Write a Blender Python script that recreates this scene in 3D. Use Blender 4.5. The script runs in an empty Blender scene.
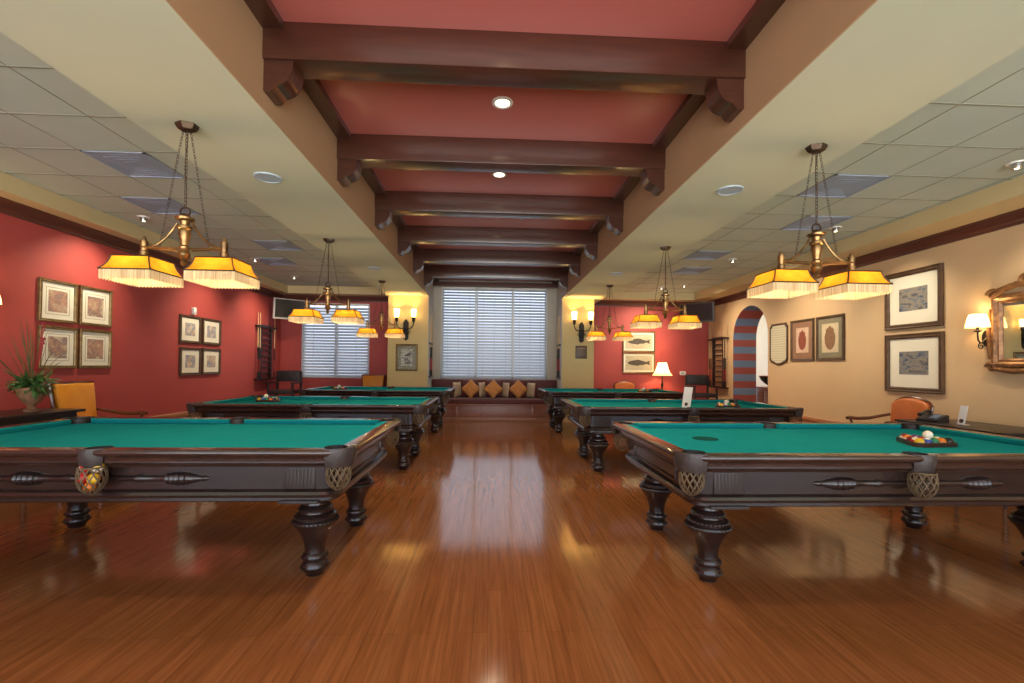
import bpy, bmesh, math, random
from mathutils import Vector, Matrix
R = math.radians
PI = math.pi
rnd = random.Random(7)
scn = bpy.context.scene
COL = scn.collection

# ------------------------------------------------------------------ materials
def new_mat(name):
    m = bpy.data.materials.new(name); m.use_nodes = True
    nt = m.node_tree; nt.nodes.clear()
    out = nt.nodes.new('ShaderNodeOutputMaterial')
    return m, nt, out

def rgba(c): return (c[0], c[1], c[2], 1.0)

def coords(nt, scale=(1, 1, 1), kind='Object', rot=(0, 0, 0), loc=(0, 0, 0)):
    tc = nt.nodes.new('ShaderNodeTexCoord'); mp = nt.nodes.new('ShaderNodeMapping')
    mp.inputs['Scale'].default_value = scale; mp.inputs['Rotation'].default_value = rot
    mp.inputs['Location'].default_value = loc
    nt.links.new(tc.outputs[kind], mp.inputs['Vector'])
    return mp.outputs['Vector']

def ramp(nt, fac, stops, interp='LINEAR'):
    r = nt.nodes.new('ShaderNodeValToRGB'); r.color_ramp.interpolation = interp
    el = r.color_ramp.elements
    while len(el) < len(stops): el.new(0.5)
    for e, (p, c) in zip(el, stops):
        e.position = p; e.color = rgba(c)
    nt.links.new(fac, r.inputs['Fac'])
    return r.outputs['Color']

def noise(nt, vec, scale, detail=4, rough=0.55):
    n = nt.nodes.new('ShaderNodeTexNoise')
    n.inputs['Scale'].default_value = scale; n.inputs['Detail'].default_value = detail
    n.inputs['Roughness'].default_value = rough
    nt.links.new(vec, n.inputs['Vector'])
    return n.outputs['Fac']

def pbr(name, c1, c2=None, rough=0.5, metal=0.0, nscale=6.0, stretch=(1, 1, 1), bump=0.0, bscale=None,
        spec=0.5, coat=0.0, coat_rough=0.1, emit=None, estr=0.0, sheen=0.0, kind='Object'):
    """principled material whose colour drifts between c1 and c2 with noise"""
    m, nt, out = new_mat(name)
    b = nt.nodes.new('ShaderNodeBsdfPrincipled')
    nt.links.new(b.outputs[0], out.inputs[0])
    b.inputs['Roughness'].default_value = rough; b.inputs['Metallic'].default_value = metal
    b.inputs['Specular IOR Level'].default_value = spec
    b.inputs['Coat Weight'].default_value = coat; b.inputs['Coat Roughness'].default_value = coat_rough
    b.inputs['Sheen Weight'].default_value = sheen
    vec = coords(nt, stretch, kind)
    c2 = c2 or tuple(x * 0.82 for x in c1)
    f = noise(nt, vec, nscale)
    nt.links.new(ramp(nt, f, [(0.3, c1), (0.7, c2)]), b.inputs['Base Color'])
    if bump:
        bp = nt.nodes.new('ShaderNodeBump'); bp.inputs['Strength'].default_value = bump
        bp.inputs['Distance'].default_value = 0.01
        nt.links.new(noise(nt, vec, bscale or nscale * 4), bp.inputs['Height'])
        nt.links.new(bp.outputs[0], b.inputs['Normal'])
    if emit:
        b.inputs['Emission Color'].default_value = rgba(emit); b.inputs['Emission Strength'].default_value = estr
    return m

M = {}
M['dark_wood'] = pbr('dark_wood', (0.030, 0.017, 0.013), (0.016, 0.009, 0.008), 0.26, stretch=(1.5, 12, 12), nscale=3, coat=0.35, coat_rough=0.12)
M['rail_wood'] = pbr('rail_wood', (0.050, 0.023, 0.016), (0.024, 0.012, 0.010), 0.24, stretch=(1.5, 12, 12), nscale=3, coat=0.45, coat_rough=0.1)
M['flute_wood'] = pbr('flute_wood', (0.030, 0.017, 0.013), (0.016, 0.009, 0.008), 0.5, stretch=(12, 12, 1.5), nscale=3)
M['leg_wood'] = pbr('leg_wood', (0.026, 0.014, 0.012), (0.013, 0.008, 0.007), 0.27, nscale=8, coat=0.35, coat_rough=0.15, bump=0.25, bscale=45)
M['beam_wood'] = pbr('beam_wood', (0.066, 0.020, 0.011), (0.040, 0.012, 0.007), 0.2, stretch=(0.8, 9, 9), nscale=3, coat=1.0, coat_rough=0.28)
M['trim_wood'] = pbr('trim_wood', (0.11, 0.034, 0.022), (0.065, 0.02, 0.013), 0.35, stretch=(9, 0.8, 9), nscale=3)
M['base_wood'] = pbr('base_wood', (0.42, 0.19, 0.085), (0.30, 0.12, 0.05), 0.35, stretch=(9, 0.7, 9), nscale=3)
M['bench_wood'] = pbr('bench_wood', (0.36, 0.13, 0.06), (0.26, 0.09, 0.04), 0.32, stretch=(1, 9, 9), nscale=3)
M['chair_wood'] = pbr('chair_wood', (0.12, 0.035, 0.016), (0.06, 0.018, 0.01), 0.25, nscale=7, coat=0.4)
M['black_wood'] = pbr('black_wood', (0.022, 0.014, 0.012), (0.012, 0.008, 0.007), 0.35, nscale=7)
M['felt'] = pbr('felt', (0.016, 0.325, 0.350), (0.014, 0.305, 0.328), 1.0, nscale=5, spec=0.0)
M['felt_dark'] = pbr('felt_dark', (0.005, 0.10, 0.085), (0.004, 0.08, 0.07), 0.95, nscale=9, spec=0.1)
M['leather_black'] = pbr('leather_black', (0.03, 0.025, 0.025), (0.018, 0.015, 0.015), 0.42, nscale=20, bump=0.2, bscale=90)
M['leather_pocket'] = pbr('leather_pocket', (0.055, 0.042, 0.038), (0.03, 0.024, 0.022), 0.45, nscale=20, bump=0.2, bscale=90)
M['net'] = pbr('net', (0.17, 0.12, 0.06), (0.09, 0.06, 0.03), 0.6, nscale=30)
M['red_wall'] = pbr('red_wall', (0.41, 0.064, 0.056), (0.37, 0.056, 0.049), 0.6, nscale=1.6, bump=0.05, bscale=60)
M['tan_wall'] = pbr('tan_wall', (0.61, 0.43, 0.245), (0.575, 0.40, 0.225), 0.65, nscale=1.6, bump=0.05, bscale=60)
M['yellow_wall'] = pbr('yellow_wall', (0.64, 0.50, 0.23), (0.60, 0.46, 0.20), 0.65, nscale=1.6, bump=0.05, bscale=60)
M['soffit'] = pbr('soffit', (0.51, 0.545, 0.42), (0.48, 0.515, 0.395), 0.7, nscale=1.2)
M['border'] = pbr('border', (0.58, 0.46, 0.25), (0.53, 0.42, 0.22), 0.7, nscale=1.2)
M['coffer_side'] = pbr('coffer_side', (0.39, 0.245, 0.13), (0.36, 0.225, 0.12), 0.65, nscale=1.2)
M['coffer_red'] = pbr('coffer_red', (0.50, 0.145, 0.125), (0.46, 0.130, 0.11), 0.3, nscale=0.9, spec=0.5)
M['tile'] = pbr('tile', (0.49, 0.56, 0.49), (0.44, 0.51, 0.445), 0.85, nscale=1.3, bump=0.15, bscale=160)
M['grid'] = pbr('grid', (0.27, 0.27, 0.21), (0.23, 0.23, 0.18), 0.7)
M['vent'] = pbr('vent', (0.31, 0.37, 0.48), (0.28, 0.34, 0.44), 0.6, nscale=4)
M['vent_dark'] = pbr('vent_dark', (0.27, 0.33, 0.44), (0.24, 0.30, 0.40), 0.6, nscale=4)
M['speaker_blue'] = pbr('speaker_blue', (0.36, 0.44, 0.52), (0.32, 0.40, 0.48), 0.6, nscale=60)
M['niche_grey'] = pbr('niche_grey', (0.50, 0.46, 0.38), (0.45, 0.415, 0.345), 0.7, nscale=2)
M['hall_white'] = pbr('hall_white', (0.78, 0.70, 0.58), (0.72, 0.64, 0.52), 0.7, nscale=2)
M['brass'] = pbr('brass', (0.36, 0.22, 0.085), (0.09, 0.05, 0.025), 0.33, 0.9, nscale=14)
M['bronze'] = pbr('bronze', (0.10, 0.065, 0.04), (0.05, 0.032, 0.022), 0.4, 0.8, nscale=14)
M['iron'] = pbr('iron', (0.035, 0.028, 0.024), (0.018, 0.014, 0.012), 0.5, 0.6, nscale=14)
M['chrome'] = pbr('chrome', (0.75, 0.75, 0.75), (0.6, 0.6, 0.6), 0.2, 1.0)
M['white_plastic'] = pbr('white_plastic', (0.75, 0.74, 0.70), (0.70, 0.69, 0.65), 0.4)
M['paper'] = pbr('paper', (0.84, 0.83, 0.80), (0.78, 0.77, 0.74), 0.6)
M['mat_cream'] = pbr('mat_cream', (0.88, 0.83, 0.68), (0.84, 0.79, 0.64), 0.75, nscale=3)
M['mat_green'] = pbr('mat_green', (0.25, 0.23, 0.15), (0.21, 0.19, 0.12), 0.75, nscale=3)
M['mat_brown'] = pbr('mat_brown', (0.30, 0.17, 0.10), (0.26, 0.14, 0.085), 0.75, nscale=3)
M['frame_gold'] = pbr('frame_gold', (0.26, 0.165, 0.06), (0.13, 0.08, 0.03), 0.38, 0.45, nscale=18)
M['frame_brown'] = pbr('frame_brown', (0.10, 0.055, 0.028), (0.05, 0.027, 0.014), 0.4, nscale=12)
M['carved_gold'] = pbr('carved_gold', (0.34, 0.17, 0.065), (0.13, 0.055, 0.025), 0.38, 0.35, nscale=22, bump=0.5, bscale=45)
M['mirror'] = pbr('mirror', (0.9, 0.9, 0.9), (0.88, 0.88, 0.88), 0.015, 1.0)
M['orange_leather'] = pbr('orange_leather', (0.78, 0.33, 0.022), (0.68, 0.26, 0.018), 0.38, nscale=5, bump=0.1, bscale=60)
M['rust_leather'] = pbr('rust_leather', (0.52, 0.15, 0.035), (0.43, 0.115, 0.028), 0.35, nscale=5, bump=0.1, bscale=60)
M['burgundy'] = pbr('burgundy', (0.115, 0.016, 0.014), (0.085, 0.012, 0.011), 0.6, nscale=14, sheen=0.2)
M['pillow_orange'] = pbr('pillow_orange', (0.56, 0.235, 0.045), (0.42, 0.16, 0.03), 0.6, nscale=16, sheen=0.2)
M['pillow_cream'] = pbr('pillow_cream', (0.58, 0.44, 0.30), (0.46, 0.33, 0.21), 0.7, nscale=22)
M['slat'] = pbr('slat', (0.66, 0.72, 0.80), (0.62, 0.68, 0.76), 0.45, nscale=5)
M['window_frame'] = pbr('window_frame', (0.74, 0.74, 0.70), (0.70, 0.70, 0.66), 0.5)
M['screen'] = pbr('screen', (0.02, 0.022, 0.024), (0.014, 0.016, 0.018), 0.18)
M['tv_grey'] = pbr('tv_grey', (0.46, 0.44, 0.42), (0.42, 0.40, 0.38), 0.4)
M['tv_black'] = pbr('tv_black', (0.05, 0.045, 0.042), (0.035, 0.032, 0.03), 0.4)
M['urn'] = pbr('urn', (0.34, 0.18, 0.085), (0.17, 0.085, 0.04), 0.65, nscale=12, bump=0.2)
M['leaf'] = pbr('leaf', (0.075, 0.17, 0.035), (0.03, 0.085, 0.02), 0.45, nscale=16)
M['blade'] = pbr('blade', (0.13, 0.12, 0.035), (0.07, 0.06, 0.02), 0.55, nscale=10)
M['petal'] = pbr('petal', (0.45, 0.02, 0.025), (0.25, 0.012, 0.016), 0.5, nscale=20)
M['soil'] = pbr('soil', (0.03, 0.02, 0.013), (0.018, 0.012, 0.009), 0.9, nscale=20)
M['cue_shaft'] = pbr('cue_shaft', (0.62, 0.45, 0.24), (0.55, 0.38, 0.19), 0.3, nscale=8)
M['cue_butt'] = pbr('cue_butt', (0.03, 0.017, 0.014), (0.015, 0.01, 0.009), 0.25, nscale=8)
M['cue_wrap'] = pbr('cue_wrap', (0.28, 0.025, 0.02), (0.2, 0.018, 0.016), 0.5, nscale=30)
M['rack_wood'] = pbr('rack_wood', (0.075, 0.03, 0.018), (0.04, 0.016, 0.01), 0.35, nscale=10)
M['chalk'] = pbr('chalk', (0.50, 0.10, 0.22), (0.42, 0.08, 0.18), 0.8, nscale=30)
M['chalk_blue'] = pbr('chalk_blue', (0.12, 0.22, 0.48), (0.1, 0.18, 0.4), 0.8, nscale=30)
M['board_face'] = None
M['plaque'] = pbr('plaque', (0.085, 0.04, 0.022), (0.05, 0.024, 0.014), 0.4, nscale=14)
M['phone'] = pbr('phone', (0.022, 0.022, 0.024), (0.015, 0.015, 0.017), 0.35, nscale=10)

def emitter(name, color, strength, c2=None, mixdiff=0.0):
    m, nt, out = new_mat(name)
    e = nt.nodes.new('ShaderNodeEmission'); e.inputs['Strength'].default_value = strength
    vec = coords(nt)
    c2 = c2 or color
    nt.links.new(ramp(nt, noise(nt, vec, 14), [(0.35, color), (0.65, c2)]), e.inputs['Color'])
    nt.links.new(e.outputs[0], out.inputs[0])
    return m
M['lamp_disc'] = emitter('lamp_disc', (1.0, 0.80, 0.50), 5.0)
M['bulb'] = emitter('bulb', (1.0, 0.72, 0.34), 14.0)

def shade_mat(name, col, col2, glow, gstr, transl=0.6, nscale=9, stretch=(1, 1, 1)):
    """lamp shade: thin diffusing sheet that the bulb inside shines through, with a little glow of its own"""
    m, nt, out = new_mat(name)
    vec = coords(nt, stretch)
    c = ramp(nt, noise(nt, vec, nscale), [(0.35, col), (0.65, col2)])
    d = nt.nodes.new('ShaderNodeBsdfDiffuse'); t = nt.nodes.new('ShaderNodeBsdfTranslucent')
    mx = nt.nodes.new('ShaderNodeMixShader'); mx.inputs[0].default_value = transl
    nt.links.new(c, d.inputs[0]); nt.links.new(c, t.inputs[0])
    nt.links.new(d.outputs[0], mx.inputs[1]); nt.links.new(t.outputs[0], mx.inputs[2])
    e = nt.nodes.new('ShaderNodeEmission'); e.inputs['Strength'].default_value = gstr
    g2 = tuple(x * 0.65 for x in glow)
    nt.links.new(ramp(nt, noise(nt, vec, nscale), [(0.35, glow), (0.65, g2)]), e.inputs[0])
    a = nt.nodes.new('ShaderNodeAddShader')
    nt.links.new(mx.outputs[0], a.inputs[0]); nt.links.new(e.outputs[0], a.inputs[1])
    nt.links.new(a.outputs[0], out.inputs[0])
    return m
M['amber_shade'] = shade_mat('amber_shade', (0.50, 0.20, 0.016), (0.40, 0.135, 0.009), (1.0, 0.42, 0.02), 0.34, 0.45)
M['fringe'] = shade_mat('fringe', (0.78, 0.68, 0.46), (0.50, 0.36, 0.20), (1.0, 0.80, 0.45), 0.16, 0.45, nscale=1.0, stretch=(130, 130, 3))
M['cream_shade'] = shade_mat('cream_shade', (0.88, 0.70, 0.36), (0.85, 0.66, 0.33), (1.0, 0.74, 0.30), 0.9)
M['glass_shade'] = shade_mat('glass_shade', (0.95, 0.85, 0.6), (0.92, 0.80, 0.55), (1.0, 0.80, 0.42), 2.2)

def slat_material():
    m, nt, out = new_mat('blind_slat')
    vec = coords(nt)
    c = ramp(nt, noise(nt, vec, 2.0), [(0.3, (0.60, 0.635, 0.67)), (0.7, (0.57, 0.60, 0.64))])
    d = nt.nodes.new('ShaderNodeBsdfDiffuse'); t = nt.nodes.new('ShaderNodeBsdfTranslucent')
    mx = nt.nodes.new('ShaderNodeMixShader'); mx.inputs[0].default_value = 0.30
    nt.links.new(c, d.inputs[0]); nt.links.new(c, t.inputs[0])
    nt.links.new(d.outputs[0], mx.inputs[1]); nt.links.new(t.outputs[0], mx.inputs[2])
    nt.links.new(mx.outputs[0], out.inputs[0])
    return m
M['slat'] = slat_material()

def pane_material():
    m, nt, out = new_mat('pane_glass')
    tr = nt.nodes.new('ShaderNodeBsdfTransparent'); gl = nt.nodes.new('ShaderNodeBsdfGlossy')
    gl.inputs['Roughness'].default_value = 0.03
    lw = nt.nodes.new('ShaderNodeLayerWeight'); lw.inputs['Blend'].default_value = 0.5
    pw = nt.nodes.new('ShaderNodeMath'); pw.operation = 'POWER'; pw.inputs[1].default_value = 5.0
    nt.links.new(lw.outputs['Facing'], pw.inputs[0])
    fr = nt.nodes.new('ShaderNodeMapRange'); fr.inputs[3].default_value = 0.004; fr.inputs[4].default_value = 0.6
    nt.links.new(pw.outputs[0], fr.inputs[0])
    vec = coords(nt)
    nt.links.new(ramp(nt, noise(nt, vec, 1.0), [(0.0, (0.97, 0.97, 0.97)), (1.0, (1, 1, 1))]), tr.inputs[0])
    mx = nt.nodes.new('ShaderNodeMixShader')
    nt.links.new(fr.outputs[0], mx.inputs[0]); nt.links.new(tr.outputs[0], mx.inputs[1]); nt.links.new(gl.outputs[0], mx.inputs[2])
    nt.links.new(mx.outputs[0], out.inputs[0])
    return m
M['glass'] = pane_material()

def floor_material():
    m, nt, out = new_mat('wood_floor')
    b = nt.nodes.new('ShaderNodeBsdfPrincipled'); nt.links.new(b.outputs[0], out.inputs[0])
    vec = coords(nt, (1, 1, 1), 'Object', (0, 0, PI / 2))
    br = nt.nodes.new('ShaderNodeTexBrick')
    br.inputs['Scale'].default_value = 1.0
    br.inputs['Brick Width'].default_value = 1.1; br.inputs['Row Height'].default_value = 0.072
    br.inputs['Mortar Size'].default_value = 0.0012; br.inputs['Mortar Smooth'].default_value = 0.4
    br.offset = 0.37; br.offset_frequency = 3
    br.inputs['Color1'].default_value = (0.310, 0.120, 0.040, 1); br.inputs['Color2'].default_value = (0.275, 0.102, 0.032, 1)
    br.inputs['Mortar'].default_value = (0.17, 0.06, 0.02, 1)
    nt.links.new(vec, br.inputs['Vector'])
    g = coords(nt, (30, 1.1, 1))
    gr = ramp(nt, noise(nt, g, 1.6, 6, 0.65), [(0.30, (0.66, 0.60, 0.55)), (0.62, (1.12, 1.12, 1.12))])
    mx = nt.nodes.new('ShaderNodeMix'); mx.data_type = 'RGBA'; mx.blend_type = 'MULTIPLY'; mx.inputs[0].default_value = 0.85
    nt.links.new(br.outputs['Color'], mx.inputs[6]); nt.links.new(gr, mx.inputs[7])
    nt.links.new(mx.outputs[2], b.inputs['Base Color'])
    rr = nt.nodes.new('ShaderNodeMapRange'); rr.inputs[3].default_value = 0.07; rr.inputs[4].default_value = 0.15
    nt.links.new(noise(nt, coords(nt, (6, 1.0, 1)), 1.4), rr.inputs[0]); nt.links.new(rr.outputs[0], b.inputs['Roughness'])
    b.inputs['Specular IOR Level'].default_value = 0.8
    bp = nt.nodes.new('ShaderNodeBump'); bp.inputs['Strength'].default_value = 0.045; bp.inputs['Distance'].default_value = 0.004
    nt.links.new(noise(nt, coords(nt, (9, 1.2, 1)), 2.0), bp.inputs['Height']); nt.links.new(bp.outputs[0], b.inputs['Normal'])
    return m
M['floor'] = floor_material()

def stripe_material():
    """painted bands of brick red and slate blue up the arch"""
    m, nt, out = new_mat('arch_stripes')
    b = nt.nodes.new('ShaderNodeBsdfPrincipled'); nt.links.new(b.outputs[0], out.inputs[0])
    b.inputs['Roughness'].default_value = 0.6
    tc = nt.nodes.new('ShaderNodeTexCoord'); sp = nt.nodes.new('ShaderNodeSeparateXYZ')
    nt.links.new(tc.outputs['Object'], sp.inputs[0])
    a = nt.nodes.new('ShaderNodeMath'); a.operation = 'ADD'; a.inputs[1].default_value = 0.10
    nt.links.new(sp.outputs['Z'], a.inputs[0])
    d = nt.nodes.new('ShaderNodeMath'); d.operation = 'DIVIDE'; d.inputs[1].default_value = 0.315
    nt.links.new(a.outputs[0], d.inputs[0])
    f = nt.nodes.new('ShaderNodeMath'); f.operation = 'FRACT'; nt.links.new(d.outputs[0], f.inputs[0])
    c = ramp(nt, f.outputs[0], [(0.0, (0.33, 0.070, 0.055)), (0.5, (0.15, 0.215, 0.33))], 'CONSTANT')
    nt.links.new(c, b.inputs['Base Color'])
    return m
M['stripes'] = stripe_material()

def art_material(name, cols, scale=5.0, seed=0.0, stretch=(1, 1, 1)):
    m, nt, out = new_mat(name)
    b = nt.nodes.new('ShaderNodeBsdfPrincipled'); nt.links.new(b.outputs[0], out.inputs[0])
    b.inputs['Roughness'].default_value = 0.7
    vec = coords(nt, stretch, 'Object', (0, 0, 0), (seed, seed * 0.7, seed * 1.3))
    n = len(cols)
    stops = [(0.36 + 0.27 * i / (n - 1), c) for i, c in enumerate(cols)]
    nt.links.new(ramp(nt, noise(nt, vec, scale, 5, 0.6), stops), b.inputs['Base Color'])
    return m

def board_material():
    """pale board with faint lines of script too small to read"""
    m, nt, out = new_mat('board_face')
    b = nt.nodes.new('ShaderNodeBsdfPrincipled'); nt.links.new(b.outputs[0], out.inputs[0])
    b.inputs['Roughness'].default_value = 0.5
    w = nt.nodes.new('ShaderNodeTexWave'); w.wave_type = 'BANDS'; w.bands_direction = 'Z'
    w.inputs['Scale'].default_value = 7.0; w.inputs['Distortion'].default_value = 0.6; w.inputs['Detail Scale'].default_value = 6
    nt.links.new(coords(nt), w.inputs['Vector'])
    nt.links.new(ramp(nt, w.outputs['Fac'], [(0.0, (0.44, 0.41, 0.29)), (0.45, (0.62, 0.59, 0.44))]), b.inputs['Base Color'])
    return m
M['board_face'] = board_material()

# ------------------------------------------------------------------ mesh builder
class MB:
    def __init__(s): s.bm = bmesh.new()
    def verts(s, pts): return [s.bm.verts.new(p) for p in pts]
    def face(s, vs):
        try: return s.bm.faces.new(vs)
        except ValueError: return None
    def box(s, x0, x1, y0, y1, z0, z1, bev=0.0):
        v = s.verts([(x, y, z) for x in (x0, x1) for y in (y0, y1) for z in (z0, z1)])
        fs = [s.face([v[i] for i in q]) for q in ((0, 1, 3, 2), (4, 6, 7, 5), (0, 4, 5, 1), (2, 3, 7, 6), (0, 2, 6, 4), (1, 5, 7, 3))]
        if bev:
            es = list({e for f in fs for e in f.edges})
            bmesh.ops.bevel(s.bm, geom=es, offset=bev, segments=2, profile=0.6, affect='EDGES')
        return s
    def prism(s, pts, d0, d1, axis='y'):
        """extrude a 2-D outline along an axis; pts are the other two coordinates"""
        def P(p, d):
            if axis == 'y': return (p[0], d, p[1])
            if axis == 'x': return (d, p[0], p[1])
            return (p[0], p[1], d)
        a = s.verts([P(p, d0) for p in pts]); b = s.verts([P(p, d1) for p in pts])
        n = len(pts)
        s.face(a); s.face(list(reversed(b)))
        for i in range(n): s.face([a[i], b[i], b[(i + 1) % n], a[(i + 1) % n]])
        return s
    def loft(s, loops, cap0=True, cap1=True, closed=True):
        L = [s.verts(l) for l in loops]
        for a, b in zip(L, L[1:]):
            n = len(a)
            for i in range(n if closed else n - 1): s.face([a[i], a[(i + 1) % n], b[(i + 1) % n], b[i]])
        if cap0: s.face(list(reversed(L[0])))
        if cap1: s.face(L[-1])
        return s
    def lathe(s, prof, c=(0, 0, 0), n=20, cap0=True, cap1=True, a0=0.0, a1=2 * PI):
        full = abs(a1 - a0 - 2 * PI) < 1e-6
        k = n if full else n + 1
        loops = [[(c[0] + r * math.cos(a0 + (a1 - a0) * i / n), c[1] + r * math.sin(a0 + (a1 - a0) * i / n), c[2] + z) for i in range(k)] for r, z in prof]
        return s.loft(loops, cap0 and full, cap1 and full, closed=full)
    def tube(s, pts, r, n=8, cap=True, r1=None):
        pts = [Vector(p) for p in pts]; loops = []
        up = Vector((0, 0, 1)); prev = None
        for i, p in enumerate(pts):
            t = (pts[min(i + 1, len(pts) - 1)] - pts[max(i - 1, 0)]).normalized()
            if prev is None:
                u = t.cross(up) if abs(t.z) < 0.95 else t.cross(Vector((1, 0, 0)))
            else:
                u = prev - t * prev.dot(t)
            u.normalize(); w = t.cross(u); prev = u
            rr = (r[i] if isinstance(r, (list, tuple)) else (r if r1 is None else r + (r1 - r) * i / (len(pts) - 1)))
            loops.append([p + u * rr * math.cos(2 * PI * k / n) + w * rr * math.sin(2 * PI * k / n) for k in range(n)])
        return s.loft(loops, cap, cap)
    def ring(s, c, R_, r, axis='z', n=16, m=6, sx=1.0, sy=1.0):
        loops = []
        for i in range(n):
            a = 2 * PI * i / n
            loop = []
            for k in range(m):
                b = 2 * PI * k / m
                q = (R_ + r * math.cos(b)); x, y, z = q * math.cos(a) * sx, q * math.sin(a) * sy, r * math.sin(b)
                v = {'z': (x, y, z), 'y': (x, z, y), 'x': (z, x, y)}[axis]
                loop.append((c[0] + v[0], c[1] + v[1], c[2] + v[2]))
            loops.append(loop)
        L = [s.verts(l) for l in loops]
        for i in range(n):
            a, b = L[i], L[(i + 1) % n]
            for k in range(m): s.face([a[k], b[k], b[(k + 1) % m], a[(k + 1) % m]])
        return s
    def sphere(s, c, r, n=16, m=10, sc=(1, 1, 1)):
        mat = Matrix.Translation(c) @ Matrix.Diagonal((sc[0], sc[1], sc[2], 1))
        bmesh.ops.create_uvsphere(s.bm, u_segments=n, v_segments=m, radius=r, matrix=mat)
        return s
    def xform(s, mat):
        bmesh.ops.transform(s.bm, matrix=mat, verts=s.bm.verts); return s
    def build(s, name, mat, parent=None, smooth=True, loc=None, angle=35):
        bmesh.ops.recalc_face_normals(s.bm, faces=s.bm.faces)
        me = bpy.data.meshes.new(name); s.bm.to_mesh(me); s.bm.free()
        mats = mat if isinstance(mat, (list, tuple)) else [mat]
        for m in mats: me.materials.append(M[m] if isinstance(m, str) else m)
        o = bpy.data.objects.new(name, me); COL.objects.link(o)
        if smooth:
            me.shade_smooth()
            me.set_sharp_from_angle(angle=R(angle))
        if parent: o.parent = parent
        if loc: o.location = loc
        return o

def tag(o, label=None, cat=None, group=None, kind=None):
    if label: o['label'] = label
    if cat: o['category'] = cat
    if group: o['group'] = group
    if kind: o['kind'] = kind
    return o
def thing(name, label, cat, loc=(0, 0, 0), rz=0.0, group=None):
    o = bpy.data.objects.new(name, None); COL.objects.link(o)
    o.location = loc; o.rotation_euler = (0, 0, rz); o.empty_display_size = 0.1
    return tag(o, label, cat, group)
KIDS = {}
def copy_tree(o, parent=None):
    c = o.copy(); COL.objects.link(c)
    if parent is not None: c.parent = parent
    for ch in list(o.children): copy_tree(ch, c)
    return c
def clone(src, label, loc=None, rz=None, group=None):
    c = copy_tree(src); c['label'] = label
    if loc is not None: c.location = loc
    if rz is not None: c.rotation_euler = (0, 0, rz)
    if group: c['group'] = group
    return c
def struct(name, mb, mat, parent=None, smooth=False):
    o = mb.build(name, mat, parent, smooth)
    if parent is None: o['kind'] = 'structure'
    return o

# ------------------------------------------------------------------ room numbers (metres; camera stands at x=0, y=0)
XL, XR, YB, YF = -5.15, 5.55, 11.3, -2.6
SZ = 2.884                       # underside of the two long soffits
CL, CR = -1.455, 1.655           # coffer sides
SL, SR = -2.40, 2.60             # outer soffit edges
CZ = 3.42                        # coffer ceiling
TZ = 3.15                        # tile ceiling
BZ = 2.97                        # border soffit
TL, TR = -4.84, 5.02             # tile tray edges
YC = 10.45                       # column fronts
YT = 10.95                       # tile tray end
T = 0.2

# ------------------------------------------------------------------ shell
struct('floor', MB().box(XL - T, XR + 3.6, YF, YB + T, -0.12, 0.0), 'floor')
struct('wall_left', MB().box(XL - T, XL, YF, YB + T, 0, 3.7), 'red_wall')

# right wall with an arched opening
AY0, AY1, ASP = 8.81, 10.115, 1.995
WT = 0.54
def right_wall():
    mb = MB()
    yc, r = (AY0 + AY1) / 2, (AY1 - AY0) / 2
    mb.box(XR, XR + WT, YF, AY0, 0, 3.7); mb.box(XR, XR + WT, AY1, YB + T, 0, 3.7)
    arc = [(yc + r * math.cos(PI * i / 24), ASP + r * math.sin(PI * i / 24)) for i in range(25)]
    for a, b in zip(arc, arc[1:]):
        mb.prism([a, (a[0], 3.7), (b[0], 3.7), b], XR, XR + WT, 'x')
    return mb
wr = struct('wall_right', right_wall(), 'tan_wall')
def arch_lining():
    mb = MB(); yc, r = (AY0 + AY1) / 2, (AY1 - AY0) / 2
    e = 0.006
    path = [(AY1, 0)] + [(yc + r * math.cos(PI * i / 24), ASP + r * math.sin(PI * i / 24)) for i in range(25)] + [(AY0, 0)]
    inn = [(AY1 - e, 0)] + [(yc + (r - e) * math.cos(PI * i / 24), ASP + (r - e) * math.sin(PI * i / 24)) for i in range(25)] + [(AY0 + e, 0)]
    for k in range(len(path) - 1):
        a, b, c, d = path[k], path[k + 1], inn[k + 1], inn[k]
        mb.prism([a, b, c, d], XR + 0.001, XR + WT - 0.001, 'x')
    return mb
struct('wall_right_arch_lining', arch_lining(), 'stripes', wr)
# hall behind the arch
struct('wall_hall', MB().box(XR + 2.9, XR + 3.05, 7.0, YB + 3.4, 0, 3.1), 'hall_white')
struct('wall_hall_end', MB().box(XR + WT, XR + 3.05, YB + 3.2, YB + 3.4, 0, 3.1), 'hall_white')
struct('wall_hall_side', MB().box(XR + WT, XR + 3.05, 6.9, 7.0, 0, 3.1), 'hall_white')
struct('floor_hall', MB().box(XR + 0.15, XR + 3.05, YB + T, YB + 3.4, -0.12, 0.0), 'floor')
struct('ceiling_hall', MB().box(XR + WT, XR + 3.05, 6.9, YB + 3.4, 3.1, 3.2), 'soffit')

# back wall with two windows (hole cutting by building around the openings)
WLX0, WLX1, WLZ0, WLZ1 = -4.66, -3.00, 0.95, 2.80
WCX0, WCX1, WCZ0, WCZ1 = -1.25, 1.41, 0.97, 3.26
def wall_with_hole(x0, x1, h):
    mb = MB(); a, b, c, d = h
    mb.box(x0, a, YB, YB + T, 0, 3.7); mb.box(b, x1, YB, YB + T, 0, 3.7)
    mb.box(a, b, YB, YB + T, 0, c); mb.box(a, b, YB, YB + T, d, 3.7)
    return mb
struct('wall_back_left', wall_with_hole(XL, -2.36, (WLX0, WLX1, WLZ0, WLZ1)), 'red_wall')
struct('wall_back_center', wall_with_hole(-2.36, 2.40, (WCX0, WCX1, WCZ0, WCZ1)), 'niche_grey')
struct('wall_back_right', MB().box(2.40, XR, YB, YB + T, 0, 3.7), 'red_wall')
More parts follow.
